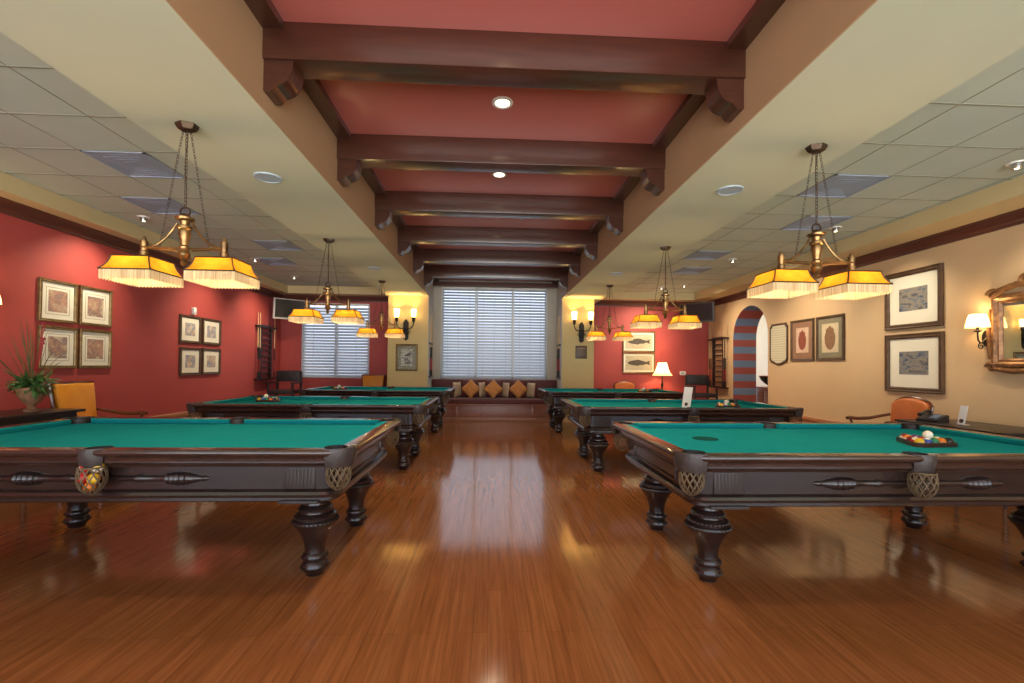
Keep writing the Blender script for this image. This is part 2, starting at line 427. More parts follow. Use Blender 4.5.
# the two yellow piers beside the window seat
struct('wall_pier_left', MB().box(-2.36, CL, YC, YB, 0, SZ), 'yellow_wall')
struct('wall_pier_right', MB().box(CR, 2.40, YC, YB, 0, SZ), 'yellow_wall')

# ceilings
def soffit(x0, x1, name):
    o = struct(name, MB().box(x0, x1, YF, YB, SZ, CZ + 0.2), 'soffit')
    return o
soffit(SL, CL, 'ceiling_soffit_left'); soffit(CR, SR, 'ceiling_soffit_right')
# tan lining of the coffer sides
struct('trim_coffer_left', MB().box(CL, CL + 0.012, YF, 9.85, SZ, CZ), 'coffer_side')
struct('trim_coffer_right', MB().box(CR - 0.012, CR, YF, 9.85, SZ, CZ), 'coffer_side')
struct('trim_niche_left', MB().box(CL, CL + 0.012, 9.85, YB, SZ, CZ).box(CL, CL + 0.012, YC, YB, 0, SZ), 'niche_grey')
struct('trim_niche_right', MB().box(CR - 0.012, CR, 9.85, YB, SZ, CZ).box(CR - 0.012, CR, YC, YB, 0, SZ), 'niche_grey')
struct('ceiling_coffer', MB().box(CL, CR, YF, YB, CZ, CZ + 0.1), 'coffer_red')
struct('trim_rail_left', MB().box(CL + 0.012, CL + 0.14, YF, YB, CZ - 0.05, CZ), 'beam_wood')
struct('trim_rail_right', MB().box(CR - 0.14, CR - 0.012, YF, YB, CZ - 0.05, CZ), 'beam_wood')
def tile_ceiling(x0, x1, name, xl):
    o = struct(name, MB().box(x0, x1, YF, YT, TZ, TZ + 0.08), 'tile')
    g = MB(); y = 2.98 - 0.57 * 9
    while y < YT:
        if y > YF: g.box(x0, x1, y - 0.007, y + 0.007, TZ - 0.004, TZ + 0.002)
        y += 0.57
    k = -8
    while k < 9:
        x = xl + 0.57 * k
        if x0 + 0.05 < x < x1 - 0.05: g.box(x - 0.004, x + 0.004, YF, YT, TZ - 0.003, TZ + 0.002)
        k += 1
    struct('ceiling_grid', g, 'grid', o)
    return o
tile_ceiling(TL, SL, 'ceiling_left', -3.08); tile_ceiling(SR, TR, 'ceiling_right', 3.25)
# lowered border round each tile tray
def border(name, pts):
    mb = MB()
    for b in pts: mb.box(*b)
    struct(name, mb, 'border')
border('ceiling_border_left', [(XL, TL, YF, YB, BZ, TZ + 0.08), (TL, SL, YT, YB, BZ, TZ + 0.08)])
border('ceiling_border_right', [(TR, XR, YF, YB, BZ, TZ + 0.08), (SR, TR, YT, YB, BZ, TZ + 0.08)])
# crown mouldings (profile swept along the walls)
def crown(name, side):
    prof = [(0.0, BZ - 0.135), (0.022, BZ - 0.135), (0.028, BZ - 0.105), (0.05, BZ - 0.09), (0.075, BZ - 0.05), (0.09, BZ - 0.02), (0.105, BZ - 0.015), (0.105, BZ), (0.0, BZ)]
    mb = MB()
    if side == 'L': mb.prism([(XL + a, z) for a, z in prof], YF, YB, 'y')
    elif side == 'R': mb.prism([(XR - a, z) for a, z in prof], YF, YB, 'y')
    else:
        x0, x1 = side; mb.prism([(YB - a, z) for a, z in prof], x0, x1, 'x')
    struct(name, mb, 'trim_wood')
crown('trim_crown_left', 'L'); crown('trim_crown_right', 'R')
crown('trim_crown_back_left', (XL + 0.1, -2.36)); crown('trim_crown_back_right', (2.40, XR - 0.1))
# tall wooden skirting along the side walls
def skirting(name, x, s, y0, y1):
    prof = [(0, 0), (0.03, 0), (0.03, 0.20), (0.022, 0.215), (0.022, 0.39), (0.04, 0.41), (0.04, 0.45), (0.028, 0.465), (0, 0.465)]
    struct(name, MB().prism([(x + s * a, z) for a, z in prof], y0, y1, 'y'), 'base_wood')
skirting('baseboard_left', XL, 1, YF, YB)
skirting('baseboard_right', XR, -1, YF, AY0 - 0.02)
skirting('baseboard_right_far', XR, -1, AY1 + 0.02, YB)

# beams with corbels
def make_beam():
    b = MB().box(CL + 0.012, CR - 0.012, 0.0, 0.2, CZ - 0.235, CZ, 0.004).build('ceiling_beam', 'beam_wood', None, True)
    tag(b, kind='structure')
    z = CZ - 0.235
    for s in (0, 1):
        prof = [(0.0, z), (0.185, z)]
        prof += [(0.075 + 0.105 * math.cos(PI / 2 * i / 10), z - 0.02 - 0.135 * math.sin(PI / 2 * i / 10)) for i in range(11)]
        prof += [(0.062, z - 0.175), (0.045, z - 0.195), (0.0, z - 0.195)]
        pts = [(CL + 0.013 + x, zz) for x, zz in prof] if s == 0 else [(CR - 0.013 - x, zz) for x, zz in prof]
        MB().prism(pts, 0.02, 0.18, 'y').build('corbel', 'beam_wood', b, True)
    return b
b0 = make_beam()
for i, y in enumerate((2.85, 4.21, 5.57, 6.93, 8.29, 9.65, 1.49, 0.13)):
    b = b0 if i == 0 else copy_tree(b0)
    b.location = (0, y, 0)
struct('trim_valance', MB().box(CL + 0.012, CR - 0.012, YB - 0.14, YB - 0.001, 3.255, 3.36, 0.004), 'trim_wood')

# ------------------------------------------------------------------ windows and blinds
def window(name, x0, x1, z0, z1, mull):
    f = MB(); w = 0.06
    f.box(x0, x0 + w, YB + 0.06, YB + 0.14, z0, z1); f.box(x1 - w, x1, YB + 0.06, YB + 0.14, z0, z1)
    f.box(x0, x1, YB + 0.06, YB + 0.14, z0, z0 + w); f.box(x0, x1, YB + 0.06, YB + 0.14, z1 - w, z1)
    for m in mull: f.box(m - 0.03, m + 0.03, YB + 0.06, YB + 0.14, z0, z1)
    o = struct(name, f, 'window_frame')
    struct('window_pane', MB().box(x0 + 0.03, x1 - 0.03, YB + 0.095, YB + 0.105, z0 + 0.03, z1 - 0.03), 'glass', o)
    return o
window('window_1', WLX0, WLX1, WLZ0, WLZ1, [(WLX0 + WLX1) / 2])
window('window_2', WCX0, WCX1, WCZ0, WCZ1, [-0.38, 0.54])
def blind(x0, x1, z0, z1, label, group):
    cx = (x0 + x1) / 2
    t = thing('window_blind', label, 'window blind', (cx, YB + 0.012, z0), 0, group)
    w = (x1 - x0) / 2; h = z1 - z0
    MB().box(-w, w, -0.03, 0.03, h - 0.05, h, 0.004).build('head_rail', 'window_frame', t)
    MB().box(-w, w, -0.02, 0.025, 0.0, 0.025, 0.004).build('bottom_rail', 'window_frame', t)
    mb = MB(); z = 0.045
    tilt = R(44)
    while z < h - 0.06:
        d = 0.046
        c, s = math.cos(tilt) * d, math.sin(tilt) * d
        p = [(-c, -s), (0, 0.004), (c, s), (c, s - 0.002), (0, 0.002), (-c, -s - 0.002)]
        mb.prism([(y, z + zz) for y, zz in p], -w + 0.004, w - 0.004, 'x')
        z += 0.072
    mb.build('slats', 'slat', t, False)
    for k in (0.18, 0.5, 0.82):
        MB().box(-w + 2 * w * k - 0.003, -w + 2 * w * k + 0.003, -0.038, -0.036, 0.02, h - 0.04).build('ladder_tape', 'slat', t)
    return t
blind(WLX0 + 0.02, WLX1 - 0.02, WLZ0 + 0.01, WLZ1 - 0.01, 'wide bluish venetian blind in the window of the red back wall', None)
blind(WCX0 + 0.02, -0.395, WCZ0 + 0.01, WCZ1 - 0.01, 'left one of three grey venetian blinds above the window seat', 'blinds above the window seat')
blind(-0.365, 0.525, WCZ0 + 0.01, WCZ1 - 0.01, 'middle one of three grey venetian blinds above the window seat', 'blinds above the window seat')
blind(0.555, WCX1 - 0.02, WCZ0 + 0.01, WCZ1 - 0.01, 'right one of three grey venetian blinds above the window seat', 'blinds above the window seat')

# ------------------------------------------------------------------ pool tables
PA, PB = 1.265, 0.648            # pocket centres
NA, NB = 1.232, 0.620             # cushion noses
def rrect(A, B, r, z, n=6):
    pts = []
    for cx, cy, a0 in ((A - r, B - r, 0), (-(A - r), B - r, PI / 2), (-(A - r), -(B - r), PI), (A - r, -(B - r), 1.5 * PI)):
        for i in range(n + 1):
            a = a0 + PI / 2 * i / n
            pts.append((cx + r * math.cos(a), cy + r * math.sin(a), z))
    return pts
def notched(A, B, pr, ps, z, n=10):
    """rectangle outline with round bites taken out at the six pockets, counter-clockwise from +x"""
    pts = []
    def bite(cx, cy, r, p_in, p_out):
        a0 = math.atan2(p_in[1] - cy, p_in[0] - cx); a1 = math.atan2(p_out[1] - cy, p_out[0] - cx)
        da = (a1 - a0) % (2 * PI)
        # go round the outside of the pocket
        for i in range(n + 1):
            a = a0 + da * i / n
            pts.append((cx + r * math.cos(a), cy + r * math.sin(a), z))
    def corner(sx, sy, first):
        cx, cy = sx * PA, sy * PB; r = pr
        dx = cx - sx * A; dy = cy - sy * B
        ky = math.sqrt(r * r - dx * dx); kx = math.sqrt(r * r - dy * dy)
        v = (sx * A, cy - sy * ky); h = (cx - sx * kx, sy * B)
        return (v, h) if first == 'v' else (h, v)
    def side(sy):
        cy = sy * (PB + 0.03); dy = cy - sy * B; k = math.sqrt(ps * ps - dy * dy)
        return (k, sy * B), (-k, sy * B), cy
    v, h = corner(1, 1, 'v'); bite(PA, PB, pr, v, h)
    a, b, cy = side(1); bite(0, cy, ps, a, b)
    h, v = corner(-1, 1, 'h'); bite(-PA, PB, pr, h, v)
    v, h = corner(-1, -1, 'v'); bite(-PA, -PB, pr, v, h)
    a, b, cy = side(-1); bite(0, cy, ps, b, a)
    h, v = corner(1, -1, 'h'); bite(PA, -PB, pr, h, v)
    return pts
LEG = [(0.050, 0.0), (0.056, 0.02), (0.068, 0.03), (0.080, 0.045), (0.081, 0.058), (0.070, 0.078), (0.062, 0.088), (0.074, 0.100), (0.077, 0.112),
       (0.072, 0.126), (0.060, 0.138), (0.059, 0.165), (0.066, 0.205), (0.084, 0.250), (0.110, 0.292), (0.127, 0.315), (0.134, 0.328), (0.130, 0.338), (0.116, 0.346),
       (0.118, 0.356), (0.121, 0.366), (0.112, 0.376), (0.096, 0.386), (0.094, 0.398), (0.098, 0.408), (0.090, 0.420), (0.074, 0.432), (0.070, 0.446), (0.074, 0.46), (0.074, 0.49)]
def make_net(r, depth, z1):
    """hanging string bag: crossed spirals closing to a ring at the bottom"""
    mb = MB(); n = 12
    def P(t, a):
        rr = r * (1.0 + 0.12 * math.sin(PI * t)) * math.sqrt(max(0.0, 1 - (max(0, t - 0.35) / 0.66) ** 2.2))
        return (rr * math.cos(a), rr * math.sin(a), z1 - depth * t)
    for k in range(n):
        for s in (1, -1):
            mb.tube([P(i / 9, 2 * PI * k / n + s * i / 9 * 2 * PI * 2.2 / n) for i in range(10)], 0.0035, 4, False)
    mb.ring((0, 0, z1), r, 0.005, n=20, m=5)
    return mb
def shield(a_half, r0, z0, z1, flare=0.012, th=0.012):
    """bent leather flap round the outside of a pocket, opening towards +x"""
    mb = MB(); n = 14
    lo = []
    for (r, z) in ((r0 + flare, z1 + 0.004), (r0 + flare + 0.004, z1 - 0.02), (r0 + 0.004, z0 + 0.02), (r0 - 0.004, z0), (r0 - th - 0.004, z0), (r0 - th, z0 + 0.02), (r0 + flare - th, z1 + 0.004)):
        lo.append([(r * math.cos(-a_half + 2 * a_half * i / n), r * math.sin(-a_half + 2 * a_half * i / n), z) for i in range(n + 1)])
    lo.append(lo[0])
    mb.loft(lo, False, False, closed=False)
    for e in (0, n):
        mb.face(mb.verts([l[e] for l in lo[:-1]]))
    bmesh.ops.remove_doubles(mb.bm, verts=mb.bm.verts, dist=1e-5)
    return mb
def make_table():
    t = thing('pool_table', '', 'pool table', group='pool tables in two rows')
    # bed
    mb = MB()
    lp = notched(NA + 0.045, NB + 0.045, 0.060, 0.056, 0.765)
    mb.prism([(p[0], p[1]) for p in lp], 0.735, 0.762, 'z')
    mb.build('playing_surface', 'felt', t, False)
    # wooden top rail: flat ring with pocket bites + moulded outer edge
    mb = MB()
    inn = notched(NA + 0.05, NB + 0.05, 0.064, 0.060, 0.800)
    out = rrect(1.367, 0.755, 0.15, 0.803)
    vi = mb.verts(inn); vo = mb.verts(out)
    ei = [mb.bm.edges.new((vi[i], vi[(i + 1) % len(vi)])) for i in range(len(vi))]
    eo = [mb.bm.edges.new((vo[i], vo[(i + 1) % len(vo)])) for i in range(len(vo))]
    bmesh.ops.triangle_fill(mb.bm, edges=ei + eo, use_beauty=True)
    low = mb.verts([(p[0], p[1], 0.74) for p in inn])
    for i in range(len(vi)): mb.face([vi[i], low[i], low[(i + 1) % len(low)], vi[(i + 1) % len(vi)]])
    prev = vo
    for d, z in ((0.012, 0.800), (0.017, 0.792), (0.017, 0.780), (0.008, 0.768), (-0.012, 0.762), (-0.020, 0.752), (-0.020, 0.728), (-0.032, 0.722), (-0.045, 0.712), (-0.055, 0.700)):
        nx = mb.verts(rrect(1.367 + d, 0.755 + d, 0.15 + d, z))
        for i in range(len(nx)): mb.face([prev[i], nx[i], nx[(i + 1) % len(nx)], prev[(i + 1) % len(nx)]])
        prev = nx
    mb.build('top_rail', 'rail_wood', t, True, angle=40)
    # cushions
    prof = [(0.052, 0.800), (0.004, 0.799), (0.0, 0.794), (0.018, 0.765), (0.052, 0.765)]
    def cushion(p0, p1, nrm, cut0, cut1):
        mb = MB(); L = []
        d = (Vector(p1) - Vector(p0)).normalized()
        for p, c, s in ((p0, cut0, 1), (p1, cut1, -1)):
            L.append([(p[0] + nrm[0] * o + d.x * s * c * (0.052 - o) * 1.0, p[1] + nrm[1] * o + d.y * s * c * (0.052 - o), z) for o, z in prof])
        mb.loft(L); mb.build('cushion', 'felt', t, False)
    for sy in (1, -1):
        cushion((-PA + 0.075, sy * NB), (-0.062, sy * NB), (0, sy), 0.7, 0.25)
        cushion((0.062, sy * NB), (PA - 0.075, sy * NB), (0, sy), 0.25, 0.7)
    for sx in (1, -1): cushion((sx * NA, -PB + 0.075), (sx * NA, PB - 0.075), (sx, 0), 0.7, 0.7)
    # cabinet
    mb = MB()
    mb.loft([rrect(1.305 + d, 0.690 + d, 0.13 + d, z) for d, z in ((0, 0.757), (-0.005, 0.717), (-0.022, 0.709), (-0.038, 0.702), (-0.048, 0.574), (-0.040, 0.567), (-0.026, 0.561), (-0.018, 0.546), (-0.024, 0.532), (-0.040, 0.525), (-0.040, 0.508), (-0.055, 0.499))])
    mb.build('cabinet', 'dark_wood', t, True)
    # fluted blocks beside the corners, and panels on the ends
    for sx in (1, -1):
        for sy in (1, -1):
            mb = MB()
            mb.box(sx * 0.975, sx * 1.150, sy * 0.630, sy * 0.655, 0.576, 0.698, 0.004)
            for i in range(8):
                x = sx * (0.992 + i * 0.020)
                mb.tube([(x, sy * 0.654, 0.588), (x, sy * 0.654, 0.690)], 0.005, 6)
            mb.box(sx * 0.955, sx * 1.175, sy * 0.58, sy * 0.672, 0.494, 0.512, 0.004)
            mb.build('fluted_block', 'flute_wood', t)
        mb = MB(); x0, x1 = sx * 1.240, sx * 1.268
        for b in ((-0.40, 0.40, 0.59, 0.602), (-0.40, 0.40, 0.672, 0.684), (-0.40, -0.388, 0.59, 0.684), (0.388, 0.40, 0.59, 0.684)):
            mb.box(x0, x1, b[0], b[1], b[2], b[3], 0.003)
        mb.build('end_panel', 'dark_wood', t)
    # half-turned spindle ornament on each long side
    half = [(0.0, 0.016), (0.16, 0.016), (0.20, 0.024), (0.215, 0.018), (0.30, 0.018), (0.335, 0.022), (0.345, 0.033), (0.36, 0.028), (0.372, 0.038), (0.388, 0.031), (0.400, 0.041), (0.416, 0.033), (0.428, 0.040), (0.444, 0.031),
            (0.456, 0.036), (0.470, 0.027), (0.49, 0.026), (0.51, 0.018), (0.53, 0.014), (0.545, 0.017), (0.56, 0.009), (0.575, 0.003)]
    for sy in (1, -1):
        mb = MB()
        pr = [(-x, r) for x, r in reversed(half)] + half[1:]
        mb.lathe([(r, x) for x, r in pr], n=14)
        mb.xform(Matrix.Translation((0, sy * 0.648, 0.636)) @ Matrix.Rotation(PI / 2, 4, 'Y'))
        mb.build('spindle_ornament', 'leg_wood', t)
    # pockets
    for sx, sy in ((1, 1), (-1, 1), (-1, -1), (1, -1)):
        an = math.atan2(sy, sx)
        cup = shield(R(60), 0.098, 0.700, 0.803)
        cup.lathe([(0.064, 0.802), (0.066, 0.745), (0.060, 0.70)], n=20, cap0=False, cap1=False)
        cup.xform(Matrix.Translation((sx * (PA - 0.0), sy * (PB - 0.0), 0)) @ Matrix.Rotation(an, 4, 'Z'))
        p = cup.build('pocket', 'leather_pocket', t)
        make_net(0.060, 0.14, 0.705).xform(Matrix.Translation((sx * (PA + 0.022), sy * (PB + 0.022), 0))).build('pocket_net', 'net', p)
    for sy in (1, -1):
        cup = shield(R(48), 0.080, 0.700, 0.803)
        cup.lathe([(0.060, 0.802), (0.062, 0.745), (0.057, 0.70)], n=20, cap0=False, cap1=False)
        cup.xform(Matrix.Translation((0, sy * (PB + 0.036), 0)) @ Matrix.Rotation(sy * PI / 2, 4, 'Z'))
        p = cup.build('pocket', 'leather_pocket', t)
        make_net(0.058, 0.145, 0.705).xform(Matrix.Translation((0, sy * (PB + 0.080), 0))).build('pocket_net', 'net', p)
    for ch in list(t.children):
        if ch.name.split('.')[0] in ('playing_surface', 'top_rail', 'cushion', 'pocket'): ch.location.z += 0.012
    # legs
    for sx in (1, -1):
        for sy in (1, -1):
            mb = MB().lathe(LEG, n=28)
            mb.box(-0.125, 0.125, -0.125, 0.125, 0.486, 0.516, 0.006)
            # beading round the widest rings
            for rr, zz, n, q in ((0.130, 0.330, 34, 0.0085), (0.117, 0.361, 30, 0.008), (0.079, 0.052, 22, 0.0075), (0.0745, 0.112, 22, 0.006), (0.096, 0.405, 24, 0.006)):
                for k in range(n):
                    a = 2 * PI * k / n
                    bmesh.ops.create_icosphere(mb.bm, subdivisions=1, radius=q, matrix=Matrix.Translation((rr * math.cos(a), rr * math.sin(a), zz)))
            mb.xform(Matrix.Translation((sx * 1.073, sy * 0.426, 0)))
            mb.build('leg', 'leg_wood', t)
    return t
tb0 = make_table()
TABLES = {}
for i, (key, x, y, label) in enumerate((
    ('L1', -2.14, 3.275, 'front left pool table, coloured balls showing in its near side net'),
    ('R1', 2.41, 3.145, 'front right pool table with a dark round mat and triangle of balls on its felt'),
    ('L2', -2.14, 6.09, 'second pool table of the left row, brown ball triangle at its outer end'),
    ('R2', 2.41, 5.99, 'second pool table of the right row with a white card standing on it'),
    ('L3', -2.14, 9.20, 'pool table at the far end of the left row, before the blue window'),
    ('R3', 2.41, 9.20, 'pool table at the far end of the right row, before the red wall'))):
    t = tb0 if i == 0 else copy_tree(tb0)
    t['label'] = label; t.location = (x, y, 0); TABLES[key] = (x, y)

# ------------------------------------------------------------------ balls
BR = 0.0285
BALLC = {'yellow': (0.80, 0.50, 0.03), 'blue': (0.03, 0.07, 0.35), 'red': (0.60, 0.03, 0.025), 'purple': (0.12, 0.03, 0.22), 'orange': (0.80, 0.22, 0.02),
         'green': (0.02, 0.22, 0.10), 'maroon': (0.25, 0.03, 0.03), 'black': (0.012, 0.012, 0.012), 'white': (0.85, 0.80, 0.66)}
def ball_mat(c, stripe):
    m, nt, out = new_mat('ball_' + c + ('_stripe' if stripe else ''))
    b = nt.nodes.new('ShaderNodeBsdfPrincipled'); nt.links.new(b.outputs[0], out.inputs[0])
    b.inputs['Roughness'].default_value = 0.08
    tc = nt.nodes.new('ShaderNodeTexCoord'); sp = nt.nodes.new('ShaderNodeSeparateXYZ'); nt.links.new(tc.outputs['Object'], sp.inputs[0])
    ab = nt.nodes.new('ShaderNodeMath'); ab.operation = 'ABSOLUTE'; nt.links.new(sp.outputs['Z'], ab.inputs[0])
    if stripe: cc = ramp(nt, ab.outputs[0], [(0.0, BALLC[c]), (0.015, BALLC['white'])], 'CONSTANT')
    else: cc = ramp(nt, ab.outputs[0], [(0.0, BALLC[c]), (1.0, BALLC[c])])
    nt.links.new(cc, b.inputs['Base Color'])
    return m
BALLS = {}
def ball(c, stripe, loc, label, group):
    key = (c, stripe)
    if key not in BALLS:
        me = MB().sphere((0, 0, 0), BR, 20, 12)
        o = me.build('pool_ball', ball_mat(c, stripe)); BALLS[key] = o
    else:
        o = BALLS[key].copy(); COL.objects.link(o)
    o.location = loc
    o.rotation_euler = (rnd.uniform(0.2, 1.3), rnd.uniform(-0.6, 0.6), rnd.uniform(0, 6))
    return tag(o, label, 'pool ball', group)
RK = [('yellow', 0), ('red', 1), ('green', 0), ('blue', 0), ('black', 0), ('orange', 1), ('white_slot', 0), ('orange', 0), ('purple', 1), ('red', 0),
      ('yellow', 1), ('purple', 0), ('maroon', 0), ('blue', 1), ('maroon', 1)]
def make_rack():
    t = thing('ball_rack', '', 'ball rack', group='triangular ball racks')
    s = BR * 2; k = 1.0
    def tri(off, z):
        # rounded triangle round five rows, apex on +y
        h = s * math.sqrt(3) / 2
        A = [(-2 * s, -2 * h + 0.667 * h), (2 * s, -2 * h + 0.667 * h), (0, 2 * h + 0.667 * h)]
        pts = []
        for (cx, cy), a0 in zip(A, (R(150), R(270), R(30))):
            for i in range(6):
                a = a0 + R(120) * i / 5
                pts.append((cx + off * math.cos(a), cy + off * math.sin(a), z))
        return pts
    mb = MB()
    lo = [tri(BR + 0.001, 0.0), tri(BR + 0.001, 0.026), tri(BR + 0.004, 0.030), tri(BR + 0.014, 0.030), tri(BR + 0.018, 0.026), tri(BR + 0.018, 0.0)]
    lo.append(lo[0]); mb.loft(lo, False, False)
    bmesh.ops.remove_doubles(mb.bm, verts=mb.bm.verts, dist=1e-6)
    mb.build('rack_frame', 'rack_wood', t)
    return t
rack0 = make_rack()
def rack(i, x, y, rz, where, zt=0.774, n=15, cue=True):
    o = rack0 if i == 0 else copy_tree(rack0)
    o['label'] = 'brown wooden triangle full of balls on the ' + where
    o.location = (x, y, zt); o.rotation_euler = (0, 0, rz)
    s = BR * 2; h = s * math.sqrt(3) / 2; q = 0
    cols = [('yellow', 0), ('white', 0), ('green', 0), ('orange', 0), ('black', 0), ('red', 1), ('red', 0), ('blue', 0), ('yellow', 1), ('maroon', 0),
            ('white', 1), ('green', 1), ('orange', 1), ('purple', 0), ('maroon', 1)]
    cols[1] = ('blue', 1); cols[10] = ('purple', 1)
    # the row nearest the camera first
    for row in range(5):
        for j in range(5 - row):
            px = (-(4 - row) / 2 + j) * s; py = -2 * h + 0.667 * h + row * h
            c, st = cols[q]; q += 1
            cx, sn = math.cos(rz), math.sin(rz)
            ball(c, st, (x + px * cx - py * sn, y + px * sn + py * cx, zt + BR + 0.0005),
                 ('%s striped' % c if st else 'solid %s' % c) + ' pool ball in the triangle on the ' + where, 'balls in the triangle on the ' + where)
    if cue:
        px, py = -0.2 * s, -2 * h + 0.667 * h + 0.5773 * s / 2 + 0.0
        px = -0.5 * s + 0.0
        px, py = 0.0, -1.333 * h + h / 3
        px = 0.5 * s if False else 0.0
        # rests in the dip between two front-row balls and one of the second row
        px, py = -0.5 * s, -1.333 * h + h / 3
        zc = zt + BR + 0.0005 + s * math.sqrt(2 / 3)
        cx, sn = math.cos(rz), math.sin(rz)
        ball('white', 0, (x + px * cx - py * sn, y + px * sn + py * cx, zc), 'white cue ball perched on top of the triangle on the ' + where, 'cue balls on the triangles')
rack(0, 2.985, 2.985, R(6), 'front right table')
rack(1, -2.96, 6.24, R(-12), 'second left table')
rack(2, 3.10, 5.83, R(10), 'second right table')
rack(3, -3.03, 9.36, R(-8), 'far left table')
rack(4, 3.16, 9.22, R(8), 'far right table')
# balls lying in the near side net of the front left table
nx, ny = -2.14, 3.275 - (PB + 0.080)
for c, st, dx, dy, z in (('orange', 0, -0.003, -0.008, 0.612), ('yellow', 0, 0.025, -0.020, 0.660), ('red', 0, -0.031, -0.017, 0.663), ('maroon', 0, 0.001, 0.031, 0.659), ('red', 1, -0.026, -0.006, 0.718), ('yellow', 1, 0.031, -0.002, 0.716)):
    ball(c, st, (nx + dx, ny + dy, z), ('%s striped' % c if st else 'solid %s' % c) + ' pool ball in the near side net of the front left table', 'balls in the near side net of the front left table')

# small things on the tables
o = MB().lathe([(0.088, 0.0), (0.090, 0.002), (0.088, 0.004)], n=36).build('round_mat', 'felt_dark', loc=(1.555, 3.206, 0.774))
tag(o, 'dark green round mat lying flat on the front right table', 'mat')
def chalk(x, y, z, m, label):
    t = thing('chalk_cube', label, 'chalk', (x, y, z), 0.3, 'chalk cubes on the table rails')
    mb = MB().box(-0.011, 0.011, -0.011, 0.011, 0, 0.021, 0.0015); mb.build('paper_wrap', m, t)
    MB().lathe([(0.0095, 0.0205), (0.008, 0.0218), (0.003, 0.0212)], n=12).build('chalk_top', 'chalk_blue' if m == 'chalk_blue' else 'chalk', t)
chalk(3.125, 2.43, 0.8145, 'chalk', 'small pink chalk cube on the near rail of the front right table')
def card(name, x, y, z, rz, w, h, lean, label):
    t = thing(name, label, 'card', (x, y, z), rz)
    mb = MB(); mb.prism([(0, 0), (0.004, 0), (0.004 + lean, h), (lean, h)], -w / 2, w / 2, 'x')
    mb.prism([(0, 0), (lean * 1.5, 0), (lean * 1.5, 0.004), (0.004, 0.004)], -w / 2, w / 2, 'x')
    mb.build('card_sheet', 'paper', t, False)
    mb = MB().lathe([(0.022, 0.0), (0.022, 0.002)], n=20)
    a = math.atan2(lean, h)
    mb.xform(Matrix.Translation((0, lean * 0.2 - 0.0005, h * 0.2)) @ Matrix.Rotation(PI / 2 - a, 4, 'X'))
    mb.build('printed_emblem', 'plaque', t)
    return t
card('sign_card', 2.47, 5.62, 0.774, R(-58), 0.12, 0.27, 0.06, 'tall white slanted card standing on the second right pool table')

# ------------------------------------------------------------------ pendant lights
def chain(mb, p0, p1, link=0.030, r=0.0024, w=0.009):
    p0, p1 = Vector(p0), Vector(p1); d = p1 - p0; L = d.length; n = max(2, int(L / (link * 0.78)))
    q = d.to_track_quat('Z', 'Y').to_matrix().to_4x4()
    for i in range(n):
        c = p0 + d * ((i + 0.5) / n)
        sub = MB()
        sub.ring((0, 0, 0), link / 2, r, 'x' if i % 2 else 'y', 8, 4, sx=(w / (link / 2)) if i % 2 == 0 else w / (link / 2), sy=1.0)
        sub.xform(Matrix.Translation(c) @ q)
        tmp = bpy.data.meshes.new('tmp'); sub.bm.to_mesh(tmp); sub.bm.free(); mb.bm.from_mesh(tmp); bpy.data.meshes.remove(tmp)
def square(s, z, cx=0, n=4, bulge=0.0):
    pts = []
    for k in range(4):
        a = PI / 4 + k * PI / 2; b = a + PI / 2
        p = Vector((math.cos(a), math.sin(a))) * s * 0.70711; q = Vector((math.cos(b), math.sin(b))) * s * 0.70711
        for i in range(n):
            pts.append((cx + (p + (q - p) * i / n).x, (p + (q - p) * i / n).y, z))
    return pts
SHX = 0.260
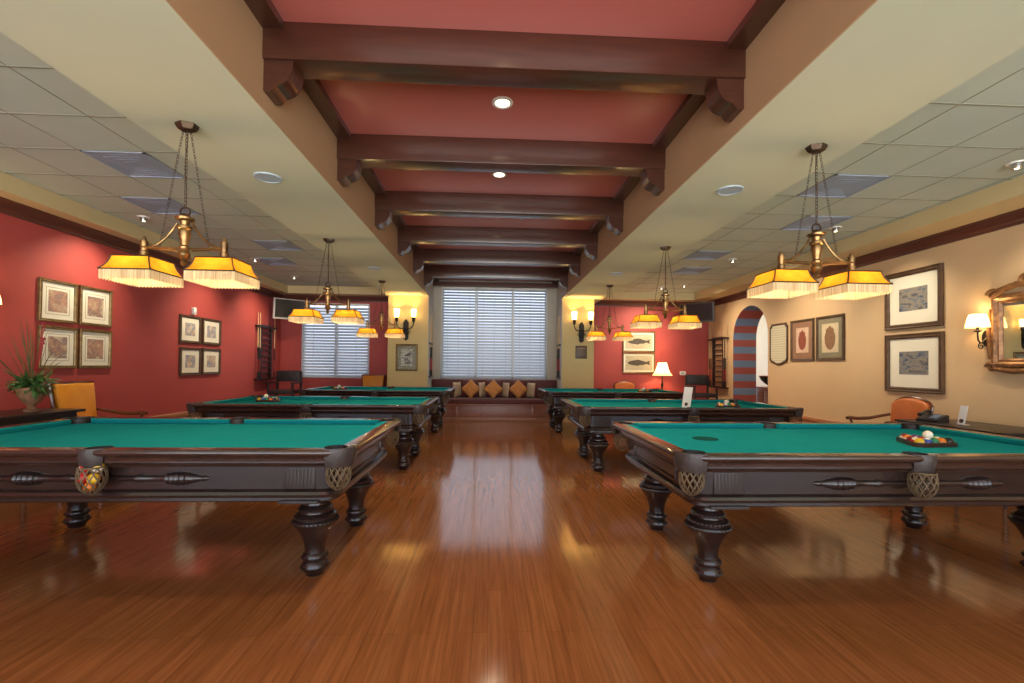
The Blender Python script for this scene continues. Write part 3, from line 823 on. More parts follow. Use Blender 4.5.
def make_pendant():
    """hangs from its canopy; local z = 0 at the soffit"""
    t = thing('pendant_light', '', 'pendant light', group='pendant lights over the pool tables')
    hexa = lambda r, z: [(r * math.cos(PI / 3 * k + PI / 6), r * 0.82 * math.sin(PI / 3 * k + PI / 6), z) for k in range(6)]
    MB().loft([hexa(0.045, -0.042), hexa(0.055, -0.036), hexa(0.070, -0.014), hexa(0.073, 0.0)]).build('canopy', 'bronze', t, False)
    mb = MB(); chain(mb, (0, 0, -0.045), (0, 0, -0.565)); mb.tube([(0.006, 0, -0.04)] + [(0.006 * math.cos(i), 0.006 * math.sin(i), -0.04 - i * 0.066) for i in range(1, 9)], 0.003, 5)
    mb.build('center_chain', 'bronze', t)
    for s in (-1, 1):
        mb = MB(); chain(mb, (s * 0.025, 0, -0.045), (s * 0.165, 0, -0.855), 0.026, 0.0017, 0.007)
        mb.build('side_chain', 'bronze', t)
    # central turned column
    MB().ring((0, 0, -0.590), 0.032, 0.006, 'y', 16, 6).build('hanging_loop', 'bronze', t)
    MB().lathe([(0.006, -0.955), (0.016, -0.945), (0.022, -0.93), (0.014, -0.915), (0.030, -0.895), (0.036, -0.875), (0.026, -0.850), (0.034, -0.838), (0.034, -0.826), (0.024, -0.815),
                (0.028, -0.78), (0.038, -0.74), (0.034, -0.715), (0.046, -0.705), (0.046, -0.69), (0.026, -0.68), (0.030, -0.655), (0.056, -0.645), (0.058, -0.632), (0.034, -0.622), (0.028, -0.61), (0.012, -0.600)], n=20).build('column', 'brass', t)
    for s in (-1, 1):
        # swooping arm and level bars out to the shade
        a = []
        for i in range(11):
            u = i / 10
            a.append((s * (0.05 + (SHX - 0.05) * u), 0, -0.665 - 0.165 * (1 - (1 - u) ** 2.3) + 0.0))
        mb = MB().tube(a, 0.0085, 8)
        for dy in (-0.03, 0.03): mb.tube([(s * 0.03, dy, -0.842), (s * SHX, dy * 0.6, -0.835)], 0.006, 6)
        mb.build('arm', 'brass', t)
        MB().lathe([(0.026, -0.895), (0.026, -0.862), (0.020, -0.856), (0.023, -0.82), (0.023, -0.79), (0.014, -0.785), (0.012, -0.768), (0.004, -0.760)], (s * SHX, 0, 0), 14).build('shade_post', 'brass', t)
        # shade
        prof = [(0.232, -0.915), (0.242, -0.940), (0.258, -0.964), (0.285, -0.990), (0.320, -1.010)]
        sh = MB(); sh.loft([square(w, z, s * SHX) for w, z in prof], False, False)
        so = sh.build('lamp_shade', 'amber_shade', t, True, angle=25)
        rib = MB()
        for k in range(4):
            a_ = PI / 4 + k * PI / 2
            rib.tube([(s * SHX + math.cos(a_) * w * 0.7071, math.sin(a_) * w * 0.7071, z + 0.001) for w, z in prof], 0.005, 5)
        for w, z in (prof[0], prof[-1]):
            c = [(s * SHX + math.cos(PI / 4 + k * PI / 2) * w * 0.7071, math.sin(PI / 4 + k * PI / 2) * w * 0.7071, z) for k in range(5)]
            for k in range(4): rib.tube([c[k], c[k + 1]], 0.0045, 5)
        rib.build('shade_ribs', 'bronze', so)
        fr = MB(); w = 0.315; n = 42
        for k in range(4):
            mrot = Matrix.Translation((s * SHX, 0, 0)) @ Matrix.Rotation(k * PI / 2, 4, 'Z')
            for i in range(n):
                x = -w / 2 + w * (i + 0.5) / n; ln = 0.064 + 0.005 * math.sin(i * 2.1)
                p = [mrot @ Vector(q) for q in ((x - 0.0029, -w / 2, -1.008), (x + 0.0029, -w / 2, -1.008), (x + 0.0025, -w / 2 - 0.001, -1.008 - ln), (x - 0.0025, -w / 2 - 0.001, -1.008 - ln))]
                q = [mrot @ Vector(q) for q in ((x - 0.0029, -w / 2 + 0.003, -1.008), (x + 0.0029, -w / 2 + 0.003, -1.008), (x + 0.0025, -w / 2 + 0.002, -1.008 - ln), (x - 0.0025, -w / 2 + 0.002, -1.008 - ln))]
                fr.loft([p, q])
        fr.build('bead_fringe', 'fringe', so, False)
        MB().sphere((s * SHX, 0, -0.965), 0.028, 12, 8, (1, 1, 1.15)).build('bulb', 'bulb', so)
    return t
def light(kind, name, loc, energy, color, size=0.05, rot=None, spot=None, blend=0.6):
    l = bpy.data.lights.new(name, kind); l.energy = energy; l.color = color
    if kind == 'POINT': l.shadow_soft_size = size
    if kind == 'SPOT': l.shadow_soft_size = size; l.spot_size = spot or R(70); l.spot_blend = min(1.0, blend + 0.3)
    o = bpy.data.objects.new(name, l); COL.objects.link(o); o.location = loc
    if rot is not None: o.rotation_euler = rot
    return o
def aim(o, p):
    o.rotation_euler = (Vector(p) - o.location).to_track_quat('-Z', 'Y').to_euler()
WARM = (1.0, 0.66, 0.32); SOFT = (1.0, 0.82, 0.58)
E_PEND, E_DOWN, E_SCONCE, E_SPOT = 24, 55, 30, 85
p0 = make_pendant()
for i, (x, y, label) in enumerate((
    (-2.058, 3.113, 'twin shade brass pendant light above the front left pool table'),
    (2.315, 3.113, 'twin shade brass pendant light above the front right pool table'),
    (-2.085, 5.85, 'twin shade brass pendant light above the second pool table on the left'),
    (2.29, 5.85, 'twin shade brass pendant light above the second pool table on the right'),
    (-2.085, 8.675, 'twin shade brass pendant light above the far left pool table'),
    (2.294, 8.675, 'twin shade brass pendant light above the far right pool table'))):
    t = p0 if i == 0 else copy_tree(p0)
    t['label'] = label; t.location = (x, y, SZ)
    for s in (-1, 1):
        light('POINT', 'pendant_bulb_light', (x + s * SHX, y, SZ - 0.975), E_PEND, WARM, 0.03)

# ------------------------------------------------------------------ ceiling fittings
def downlight(i, x, y, z, label):
    t = thing('downlight', label, 'ceiling light', (x, y, z), 0, 'round downlights in the red coffer')
    MB().lathe([(0.058, -0.002), (0.062, -0.010), (0.080, -0.010), (0.086, -0.003), (0.086, 0.0)], n=28, cap0=False).build('trim_ring', 'white_plastic', t)
    MB().lathe([(0.060, -0.004), (0.059, -0.003)], n=24).build('lens', 'lamp_disc', t)
    light('SPOT', 'downlight_beam', (x, y, z - 0.03), E_DOWN, SOFT, 0.06, (0, 0, 0), R(140), 0.8)
for i, (y, lab) in enumerate(((3.63, 'nearest glowing round downlight in the red coffer, behind the first beam'), (5.0, 'second glowing round downlight in the red coffer, behind the second beam'),
                             (6.38, 'third glowing round downlight in the red coffer, behind the third beam'), (10.15, 'last round downlight of the red coffer, past the farthest beam by the window'), (2.27, 'added unseen round downlight in the red coffer before the first beam'))):  # the one before the first beam is unseen, added as fill
    downlight(i, 0.07, y, CZ, lab)
t = thing('ceiling_sprinkler', 'small chrome sprinkler head in the coffer right of the third downlight', 'sprinkler', (0.42, 6.37, CZ))
MB().lathe([(0.010, -0.05), (0.022, -0.048), (0.010, -0.03), (0.008, -0.012), (0.030, -0.008), (0.032, 0.0)], n=14).build('sprinkler_body', 'chrome', t)
for x, y, lab in ((-1.93, 3.95, 'round blue grey speaker in the left soffit by the nearest pendant'), (2.12, 3.93, 'round blue grey speaker in the right soffit by the nearest pendant'),
                  (-1.95, 7.55, 'round blue grey speaker in the left soffit near the window end'), (2.115, 7.6, 'round blue grey speaker in the right soffit near the window end')):
    t = thing('ceiling_speaker', lab, 'speaker', (x, y, SZ), 0, 'round speakers in the soffits')
    MB().lathe([(0.0, -0.008), (0.095, -0.007)], n=30, cap0=False, cap1=False).build('grille', 'speaker_blue', t)
    MB().lathe([(0.095, -0.006), (0.097, -0.012), (0.110, -0.010), (0.113, 0.0)], n=30, cap0=False, cap1=False).build('rim', 'speaker_blue', t)
def vent(x, y, lab):
    t = thing('ceiling_vent', lab, 'air vent', (x, y, TZ), 0, 'square air vents in the tile ceilings')
    mb = MB(); w = 0.275
    for a in ((-w, w, -w, -w + 0.02), (-w, w, w - 0.02, w), (-w, -w + 0.02, -w, w), (w - 0.02, w, -w, w)): mb.box(a[0], a[1], a[2], a[3], -0.012, 0.0)
    mb.build('vent_frame', 'vent', t, False)
    mb = MB(); mb.box(-w + 0.02, w - 0.02, -w + 0.02, w - 0.02, -0.003, 0.0)
    mb.build('vent_backing', 'vent_dark', t, False)
    mb = MB()
    for k in range(4):
        q = 0.06 + k * 0.05
        for a in ((-q, q, -q - 0.012, -q), (-q, q, q, q + 0.012), (-q - 0.012, -q, -q, q), (q, q + 0.012, -q, q)): mb.box(a[0], a[1], a[2], a[3], -0.006, -0.003)
    mb.build('vent_louvres', 'vent', t, False)
for x, y, lab in ((-3.365, 4.405, 'nearest bluish square air vent in the left tile ceiling'), (-3.935, 5.545, 'second bluish air vent in the left tile ceiling, closer to the red wall'),
                  (-3.365, 7.255, 'third bluish air vent in the left tile ceiling'), (-3.935, 8.395, 'farthest bluish air vent in the left tile ceiling'),
                  (3.535, 4.405, 'nearest bluish square air vent in the right tile ceiling'), (4.105, 5.545, 'second bluish air vent in the right tile ceiling, closer to the tan wall'),
                  (3.535, 7.255, 'third bluish air vent in the right tile ceiling'), (3.80, 8.395, 'farthest bluish air vent in the right tile ceiling')):
    vent(x, y, lab)
def spot_fixture(x, y, target, lab, e=1.0, size=R(75)):
    t = thing('ceiling_spotlight', lab, 'spotlight', (x, y, TZ), 0, 'small spotlights in the tile ceilings')
    MB().lathe([(0.045, -0.004), (0.05, -0.012), (0.068, -0.012), (0.072, 0.0)], n=24, cap0=False, cap1=False).build('trim_ring', 'white_plastic', t)
    mb = MB().lathe([(0.020, -0.05), (0.036, -0.048), (0.040, -0.02), (0.040, 0.0)], n=20); mb.build('eyeball', 'chrome', t)
    MB().lathe([(0.018, -0.0515), (0.017, -0.0505)], n=16).build('lens', 'lamp_disc', t)
    l = light('SPOT', 'spotlight_beam', (x, y, TZ - 0.07), E_SPOT * e, SOFT, 0.04, None, size, 0.7); aim(l, target)
spot_fixture(-4.48, 6.0, (XL, 5.85, 1.7), 'small spotlight in the left tile ceiling aimed at the four near prints', 1.15, R(95))
spot_fixture(-4.2, 8.2, (XL, 8.25, 1.5), 'small spotlight in the left tile ceiling aimed at the four far prints', 1.25, R(95))
spot_fixture(4.68, 3.8, (XR, 4.2, 1.7), 'small spotlight in the right tile ceiling at the right picture edge', 1.0)
spot_fixture(4.5, 5.7, (XR, 5.7, 1.7), 'small spotlight in the right tile ceiling before the two big landscapes', 1.0)
spot_fixture(4.1, 7.5, (XR, 7.5, 1.2), 'small spotlight in the right tile ceiling before the two crest prints', 2.0, R(105))
spot_fixture(3.9, 10.2, (3.7, YB, 1.5), 'small added spotlight in the right tile ceiling before the fish pictures', 2.0, R(100))  # extra lamp added to lift the red back wall
spot_fixture(4.3, 9.9, (XR, 9.6, 1.3), 'small added spotlight in the right tile ceiling by the striped arch', 1.5, R(105))  # extra lamp added to brighten the far tan wall
spot_fixture(-4.2, 9.8, (XL, 10.0, 1.3), 'small added spotlight in the left tile ceiling by the cue rack', 1.3, R(105))  # extra lamp added to brighten the far end of the red wall
spot_fixture(-4.5, 2.6, (XL, 2.6, 1.6), 'small added spotlight in the left tile ceiling outside the picture', 1.2)  # unseen lamp, added only for the light it gives

# ------------------------------------------------------------------ framed pictures
def framed(name, label, loc, rz, w, h, fw, fmat, mat_m, art, mat_w, group=None, depth=0.03, inner=None, cat='picture'):
    """local: hangs in the x-z plane, front towards -y, back on y = 0, origin at the centre"""
    t = thing(name, label, cat, loc, rz, group)
    mb = MB()
    prof = [(0.0, 0.0), (0.0, -depth * 0.8), (fw * 0.18, -depth), (fw * 0.45, -depth * 0.82), (fw * 0.75, -depth * 0.9), (fw, -depth * 0.55), (fw, 0.0)]
    loops = []
    for o, y in prof: loops.append([(sx * (w / 2 - o), y, sz * (h / 2 - o)) for sx, sz in ((1, 1), (-1, 1), (-1, -1), (1, -1))])
    loops.append(loops[0]); mb.loft(loops, False, False)
    bmesh.ops.remove_doubles(mb.bm, verts=mb.bm.verts, dist=1e-6)
    mb.build('frame', fmat, t, False)
    iw, ih = w / 2 - fw, h / 2 - fw
    MB().box(-iw, iw, -0.008, -0.002, -ih, ih).build('mat_board', mat_m, t, False)
    aw, ah = iw - mat_w[0], ih - mat_w[1]
    p = MB().box(-aw, aw, -0.010, -0.007, -ah, ah).build('print', art, t, False)
    if inner:
        k = inner; b = MB()
        for a in ((-aw - k, aw + k, ah + k - 0.004, ah + k), (-aw - k, aw + k, -ah - k, -ah - k + 0.004), (-aw - k, -aw - k + 0.004, -ah - k, ah + k), (aw + k - 0.004, aw + k, -ah - k, ah + k)):
            b.box(a[0], a[1], -0.0095, -0.007, a[2], a[3])
        b.build('ruled_border', 'frame_gold', t, False)
    MB().box(-iw, iw, -0.0145, -0.013, -ih, ih).build('glass', 'glass', t, False)
    return t, (aw, ah)
LW, RW = PI / 2, -PI / 2
red_arts = [art_material('print_red_%d' % i, [(0.50, 0.40, 0.26), (0.46, 0.25, 0.17), (0.26, 0.17, 0.15), (0.58, 0.48, 0.33)], 7.0, 3.1 * i + 1) for i in range(4)]
for (y, z, i, lab) in ((5.60, 1.995, 0, 'upper left of the four near red wall prints, gold frame and cream mat'), (6.11, 1.995, 1, 'upper right of the four near red wall prints, gold frame and cream mat'),
                       (5.61, 1.45, 2, 'lower left of the four near red wall prints, behind the plant blades'), (6.12, 1.45, 3, 'lower right of the four near red wall prints, above the orange chair')):
    framed('framed_print', lab, (XL + 0.001, y, z), LW, 0.475, 0.495, 0.035, 'frame_gold', 'mat_cream', red_arts[i], (0.085, 0.085), 'four near prints on the red wall', 0.032, 0.03)
blue_arts = [art_material('print_blue_%d' % i, [(0.66, 0.60, 0.50), (0.58, 0.40, 0.25), (0.24, 0.28, 0.40), (0.62, 0.52, 0.40)], 8.0, 2.3 * i + 11) for i in range(4)]
for (y, z, i, lab) in ((7.965, 1.855, 0, 'upper left of the four far red wall prints, brown frame'), (8.555, 1.855, 1, 'upper right of the four far red wall prints, brown frame'),
                       (7.985, 1.310, 2, 'lower left of the four far red wall prints, brown frame'), (8.56, 1.315, 3, 'lower right of the four far red wall prints, brown frame')):
    framed('framed_print', lab, (XL + 0.001, y, z), LW, 0.545, 0.475, 0.045, 'frame_brown', 'mat_cream', blue_arts[i], (0.10, 0.085), 'four far prints on the red wall', 0.032)
land = [art_material('landscape_%d' % i, [(0.05, 0.06, 0.09), (0.15, 0.17, 0.21), (0.30, 0.26, 0.20), (0.10, 0.10, 0.12)], 6.5, 5.2 * i + 3, (1, 1, 2.2)) for i in range(2)]
framed('framed_landscape', 'large brown framed landscape print, upper of two on the tan wall', (XR - 0.001, 5.685, 2.228), RW, 0.81, 0.775, 0.065, 'frame_brown', 'mat_cream', land[0], (0.14, 0.17), 'two large landscapes on the tan wall', 0.04)
framed('framed_landscape', 'large brown framed landscape print, lower of two above the rust chair', (XR - 0.001, 5.68, 1.385), RW, 0.82, 0.775, 0.065, 'frame_brown', 'mat_cream', land[1], (0.14, 0.17), 'two large landscapes on the tan wall', 0.04)
M['parch'] = art_material('parchment', [(0.66, 0.54, 0.36), (0.58, 0.46, 0.30)], 5.0, 1.0)
M['parch_red'] = art_material('parchment_pink', [(0.66, 0.48, 0.36), (0.58, 0.40, 0.28)], 5.0, 4.0)
M['crest_red'] = pbr('crest_red', (0.30, 0.075, 0.045), (0.2, 0.05, 0.03), 0.7, nscale=30)
M['crest_tan'] = pbr('crest_tan', (0.28, 0.15, 0.075), (0.2, 0.10, 0.05), 0.7, nscale=30)
def crest(parent, m, w, h):
    half = [(0.0, -0.5), (0.18, -0.46), (0.36, -0.36), (0.46, -0.2), (0.5, 0.02), (0.46, 0.16), (0.38, 0.22), (0.36, 0.32), (0.42, 0.38), (0.30, 0.36), (0.26, 0.44), (0.16, 0.40), (0.10, 0.48), (0.0, 0.5)]
    pts = [(x * w, z * h) for x, z in half] + [(-x * w, z * h) for x, z in reversed(half[1:-1])]
    MB().prism(pts, -0.0122, -0.0095, 'y').build('crest', m, parent, False)
t, (aw, ah) = framed('framed_crest', 'brown matted shield print beside the notched board on the tan wall', (XR - 0.001, 7.80, 1.805), RW, 0.60, 0.735, 0.04, 'frame_brown', 'mat_brown', 'parch_red', (0.10, 0.105), 'shield prints on the tan wall')
crest(t, 'crest_red', aw * 1.25, ah * 1.6)
t, (aw, ah) = framed('framed_crest', 'green matted shield print nearest the big landscapes on the tan wall', (XR - 0.001, 7.14, 1.805), RW, 0.61, 0.735, 0.045, 'frame_brown', 'mat_green', 'parch', (0.08, 0.085), 'shield prints on the tan wall')
crest(t, 'crest_tan', aw * 1.3, ah * 1.65)
# notched notice board
t = thing('notice_board', 'narrow pale board with notched top and bowed bottom beside the arch', 'notice board', (XR - 0.001, 8.46, 1.765), RW)
def board_outline(o):
    w, h = 0.27 - o, 0.40 - o
    top = [(w, h - 0.05), (w - 0.035, h - 0.045), (w - 0.05, h), (-w + 0.05, h), (-w + 0.035, h - 0.045), (-w, h - 0.05)]
    bot = [(-w, -h + 0.10), (-w + 0.04, -h + 0.055)] + [(-w + 0.07 + (2 * w - 0.14) * i / 8, -h + 0.05 - 0.05 * math.sin(PI * i / 8)) for i in range(9)] + [(w - 0.04, -h + 0.055), (w, -h + 0.10)]
    return top + bot
mb = MB(); lo = []
for o, y in ((0.0, 0.0), (0.0, -0.018), (0.012, -0.026), (0.03, -0.022), (0.034, -0.012), (0.034, 0.0)):
    lo.append([(x, y, z) for x, z in board_outline(o)])
lo.append(lo[0]); mb.loft(lo, False, False); bmesh.ops.remove_doubles(mb.bm, verts=mb.bm.verts, dist=1e-6); mb.build('frame', 'frame_brown', t, False)
MB().prism(board_outline(0.03), -0.012, -0.001, 'y').build('board_panel', 'board_face', t, False)
# fish pictures
M['fish_paper'] = art_material('fish_paper', [(0.58, 0.50, 0.34), (0.50, 0.42, 0.27)], 4.0, 2.0)
M['fish_dark'] = pbr('fish_dark', (0.11, 0.085, 0.055), (0.05, 0.04, 0.03), 0.6, nscale=20)
def fish(parent, w):
    up = [(-0.5, 0.02), (-0.42, 0.09), (-0.3, 0.135), (-0.12, 0.16), (-0.05, 0.20), (0.08, 0.155), (0.22, 0.10), (0.34, 0.055), (0.42, 0.11), (0.5, 0.13)]
    lowr = [(0.46, 0.0), (0.5, -0.12), (0.42, -0.09), (0.34, -0.045), (0.24, -0.08), (0.20, -0.13), (0.12, -0.11), (0.0, -0.14), (-0.06, -0.18), (-0.14, -0.15), (-0.3, -0.13), (-0.42, -0.08), (-0.5, -0.02)]
    MB().prism([(x * w * 1.05, z * w * 0.8) for x, z in up + lowr], -0.0125, -0.0095, 'y').build('fish_figure', 'fish_dark', parent, False)
for z, lab in ((1.945, 'gold framed fish picture, upper of two on the red back wall'), (1.405, 'gold framed fish picture, lower of two beside the table lamp')):
    t, (aw, ah) = framed('framed_fish_picture', lab, (3.745, YB - 0.001, z), 0, 0.84, 0.52, 0.035, 'frame_gold', 'mat_cream', 'fish_paper', (0.04, 0.04), 'fish pictures on the red back wall')
    fish(t, aw * 1.6)
# picture and plaque on the piers
M['bird_print'] = art_material('bird_print', [(0.62, 0.60, 0.48), (0.30, 0.26, 0.16), (0.55, 0.52, 0.42), (0.14, 0.12, 0.1)], 9.0, 6.0)
t, (aw, ah) = framed('framed_bird_print', 'gold framed bird print with green mat on the left yellow pier', (-1.925, YC - 0.001, 1.46), 0, 0.50, 0.62, 0.045, 'frame_gold', 'mat_green', 'bird_print', (0.075, 0.07))
bird = [(-0.9, -0.25), (-0.45, -0.10), (-0.1, 0.12), (0.2, 0.40), (0.45, 0.62), (0.62, 0.60), (0.95, 0.50), (0.66, 0.46), (0.60, 0.25), (0.42, -0.05), (0.12, -0.28), (-0.2, -0.34), (-0.5, -0.32)]
for q, (px, pz, k) in enumerate(((0.0, 0.06, 0.085), (0.02, -0.13, 0.075))):
    MB().prism([((-1) ** q * x * k + px, z * k + pz) for x, z in bird], -0.0122, -0.0098, 'y').build('bird_figure', 'fish_dark', t, False)
MB().tube([(-aw * 0.8, -0.0105, -0.20), (-0.03, -0.0105, -0.165), (0.05, -0.0105, -0.03), (aw * 0.75, -0.0105, 0.04)], 0.004, 6).build('branch', 'fish_dark', t)
t = thing('wall_plaque', 'small dark brown plaque on the right yellow pier under the sconce', 'plaque', (2.10, YC - 0.001, 1.63))
MB().box(-0.135, 0.135, -0.018, 0.0, -0.15, 0.15, 0.004).build('plaque_board', 'plaque', t)
MB().prism([(-0.10 + 0.2 * i / 10, 0.085 + 0.025 * math.sin(PI * i / 10)) for i in range(11)] + [(0.10, 0.07), (-0.10, 0.07)], -0.021, -0.016, 'y').build('brass_arch', 'frame_gold', t, False)
for k in range(3): MB().box(-0.085, 0.085, -0.0205, -0.017, 0.02 - k * 0.045, 0.028 - k * 0.045).build('engraved_line', 'frame_gold', t, False)

# ------------------------------------------------------------------ mirror with carved frame on the right wall
def make_mirror():
    t = thing('carved_mirror', 'mirror in a heavy carved gilt frame at the right picture edge', 'mirror', (XR - 0.001, 4.20, 1.72), RW)
    w, h = 1.06, 0.80                    # outer moulding
    mb = MB(); prof = [(0, 0), (0, -0.035), (0.02, -0.06), (0.045, -0.065), (0.07, -0.045), (0.085, -0.05), (0.10, -0.03), (0.105, 0)]
    lo = [[(sx * (w / 2 - o), y, sz * (h / 2 - o)) for sx, sz in ((1, 1), (-1, 1), (-1, -1), (1, -1))] for o, y in prof]
    lo.append(lo[0]); mb.loft(lo, False, False); bmesh.ops.remove_doubles(mb.bm, verts=mb.bm.verts, dist=1e-6)
    mb.build('frame', 'carved_gold', t)
    MB().box(-w / 2 + 0.1, w / 2 - 0.1, -0.02, -0.002, -h / 2 + 0.1, h / 2 - 0.1).build('mirror_glass', 'mirror', t, False)
    def scroll(mb, c, r, turns, s, d=0.045, rad=0.026):
        n = 22
        mb.tube([(c[0] + s * r * (1 - 0.75 * i / n) * math.cos(turns * 2 * PI * i / n), -d, c[1] + r * (1 - 0.75 * i / n) * math.sin(turns * 2 * PI * i / n)) for i in range(n + 1)], [rad * (1 - 0.45 * i / n) for i in range(n + 1)], 8)
    mb = MB()
    for s in (-1, 1):
        mb.tube([(s * (w / 2 - 0.02), -0.05, h / 2 - 0.02), (s * (w / 2 - 0.14), -0.055, h / 2 + 0.05), (s * (w / 2 - 0.27), -0.055, h / 2 + 0.085), (s * 0.16, -0.06, h / 2 + 0.07), (s * 0.06, -0.06, h / 2 + 0.16), (0, -0.06, h / 2 + 0.20)], [0.03, 0.036, 0.034, 0.03, 0.032, 0.03], 8)
        scroll(mb, (s * (w / 2 - 0.03), h / 2 + 0.005), 0.055, 1.3, s)
        scroll(mb, (s * 0.20, h / 2 + 0.12), 0.06, 1.2, -s)
        for k in range(4):
            mb.sphere((s * (w / 2 - 0.10 - 0.055 * k), -0.06, h / 2 + 0.045 + 0.012 * k), 0.035, 10, 6, (1.2, 0.7, 0.8))
    mb.sphere((0, -0.06, h / 2 + 0.20), 0.065, 14, 10, (1.0, 0.6, 1.2))
    mb.build('carved_crest', 'carved_gold', t)
    mb = MB()
    for s in (-1, 1):
        scroll(mb, (s * (w / 2 - 0.01), -h / 2 + 0.01), 0.05, 1.2, s)
        mb.tube([(s * (w / 2 - 0.04), -0.045, -h / 2 - 0.005), (s * 0.3, -0.05, -h / 2 - 0.035), (s * 0.12, -0.05, -h / 2 - 0.02), (0, -0.05, -h / 2 - 0.06)], [0.025, 0.03, 0.026, 0.03], 8)
        mb.tube([(s * (w / 2 + 0.005), -0.04, 0.25), (s * (w / 2 + 0.02), -0.04, 0.0), (s * (w / 2 + 0.005), -0.04, -0.30)], [0.012, 0.022, 0.02], 8)
    mb.sphere((0, -0.05, -h / 2 - 0.05), 0.05, 12, 8, (1.3, 0.6, 0.9))
    mb.build('carved_apron', 'carved_gold', t)
    return t
make_mirror()

# wall sconces with fabric shades
def fabric_sconce(loc, rz, label, e=6):
    t = thing('wall_sconce', label, 'wall lamp', loc, rz, 'shaded wall lamps on the side walls')
    MB().loft([[(0.045 * math.cos(2 * PI * k / 16), y, 0.09 * math.sin(2 * PI * k / 16) - 0.10) for k in range(16)] for y in (0.0, -0.015, -0.018)]).build('backplate', 'iron', t)
    pts = [(0, -0.015, -0.10), (0, -0.06, -0.15), (0, -0.085, -0.155), (0, -0.11, -0.12), (0, -0.115, -0.06), (0, -0.115, -0.015)]
    mb = MB().tube(pts, 0.008, 8)
    sp = [(0, -0.075 + 0.045 * (1 - i / 18) * math.cos(1.6 * 2 * PI * i / 16), -0.19 + 0.045 * (1 - i / 18) * math.sin(1.6 * 2 * PI * i / 16)) for i in range(17)]
    mb.tube(sp, 0.006, 6); mb.build('scroll_arm', 'iron', t)
    MB().lathe([(0.012, -0.035), (0.034, -0.025), (0.036, -0.018), (0.014, -0.012), (0.013, 0.045)], (0, -0.115, 0), 14).build('candle_cup', 'iron', t)
    so = MB().lathe([(0.105, 0.0), (0.098, 0.045), (0.085, 0.10), (0.070, 0.15)], (0, -0.115, 0.015), 24, False, False).build('lamp_shade', 'cream_shade', t)
    MB().sphere((0, -0.115, 0.085), 0.022, 10, 8).build('bulb', 'bulb', so)
    m = Matrix.Translation(loc) @ Matrix.Rotation(rz, 4, 'Z')
    light('POINT', 'sconce_bulb_light', m @ Vector((0, -0.115, 0.10)), e, WARM, 0.04)
    return t
fabric_sconce((XR - 0.001, 4.80, 1.755), RW, 'cream shaded iron wall lamp beside the carved mirror on the tan wall', 8)
fabric_sconce((XL + 0.001, 4.74, 1.84), LW, 'cream shaded wall lamp cut by the left picture edge on the red wall', 8)
# twin-arm sconces with glass cylinders on the piers
def twin_sconce(x, z, label):
    t = thing('twin_sconce', label, 'wall lamp', (x, YC - 0.001, z), 0, 'twin glass wall lamps on the yellow piers')
    mb = MB().prism([(-0.055, -0.20), (0, -0.245), (0.055, -0.20), (0.06, 0.17), (0.03, 0.22), (0, 0.25), (-0.03, 0.22), (-0.06, 0.17)], -0.03, 0.0, 'y')
    mb.sphere((0, -0.03, 0.05), 0.03, 10, 8); mb.sphere((0, -0.03, -0.1), 0.03, 10, 8)
    mb.build('backplate', 'iron', t)
    for s in (-1, 1):
        pts = [(s * 0.02, -0.03, 0.06), (s * 0.08, -0.09, 0.02), (s * 0.15, -0.13, 0.05), (s * 0.188, -0.14, 0.12), (s * 0.19, -0.14, 0.20)]
        mb = MB().tube(pts, 0.011, 8)
        mb.tube([(s * 0.05 + s * 0.05 * (1 - i / 16) * math.cos(1.5 * 2 * PI * i / 14), -0.05, -0.07 + 0.06 * (1 - i / 16) * math.sin(1.5 * 2 * PI * i / 14)) for i in range(15)], 0.008, 6)
        mb.build('arm', 'iron', t)
        MB().lathe([(0.012, 0.17), (0.034, 0.19), (0.038, 0.24), (0.050, 0.265), (0.052, 0.28), (0.03, 0.282)], (s * 0.19, -0.14, 0), 14).build('cup', 'iron', t)
        g = MB().lathe([(0.040, 0.28), (0.050, 0.31), (0.052, 0.38), (0.058, 0.45), (0.062, 0.465)], (s * 0.19, -0.14, 0), 18, False, False).build('glass_shade', 'glass_shade', t)
        MB().sphere((s * 0.19, -0.14, 0.36), 0.022, 10, 8, (1, 1, 1.6)).build('bulb', 'bulb', g)
        light('POINT', 'sconce_bulb_light', (x + s * 0.19, YC - 0.141, z + 0.38), E_SCONCE, (1.0, 0.50, 0.15), 0.04)
twin_sconce(-1.95, 2.09, 'twin glass iron wall lamp on the left yellow pier above the bird print')
twin_sconce(2.10, 2.09, 'twin glass iron wall lamp on the right yellow pier above the plaque')

# ------------------------------------------------------------------ window seat
def make_banquette():
    t = thing('window_bench', 'built in window seat with burgundy cushions under the tall blinds', 'bench', (0.1, 10.52, 0))
    x0, x1 = CL - 0.1 + 0.015, CR - 0.1 - 0.015
    mb = MB().box(x0, x1, 0.03, 0.76, 0.0, 0.39, 0.004)
    mb.box(x0, x1, 0.0, 0.76, 0.36, 0.40, 0.004)
    n = 5
    for k in range(n + 1):
        x = x0 + 0.05 + (x1 - x0 - 0.1) * k / n; mb.box(x - 0.03, x + 0.03, 0.018, 0.04, 0.08, 0.36, 0.003)
    mb.build('seat_base', 'bench_wood', t)
    MB().box(x0, x1, 0.005, 0.032, 0.0, 0.085, 0.004).build('toe_board', 'base_wood', t)
    MB().box(x0, x1, 0.0, 0.70, 0.40, 0.52, 0.03).build('seat_cushion', 'burgundy', t)
    for k in range(4):
        a = x0 + (x1 - x0) * k / 4; b = x0 + (x1 - x0) * (k + 1) / 4
        MB().box(a + 0.004, b - 0.004, 0.58, 0.755, 0.52, 0.96, 0.045).build('back_cushion', 'burgundy', t)
make_banquette()
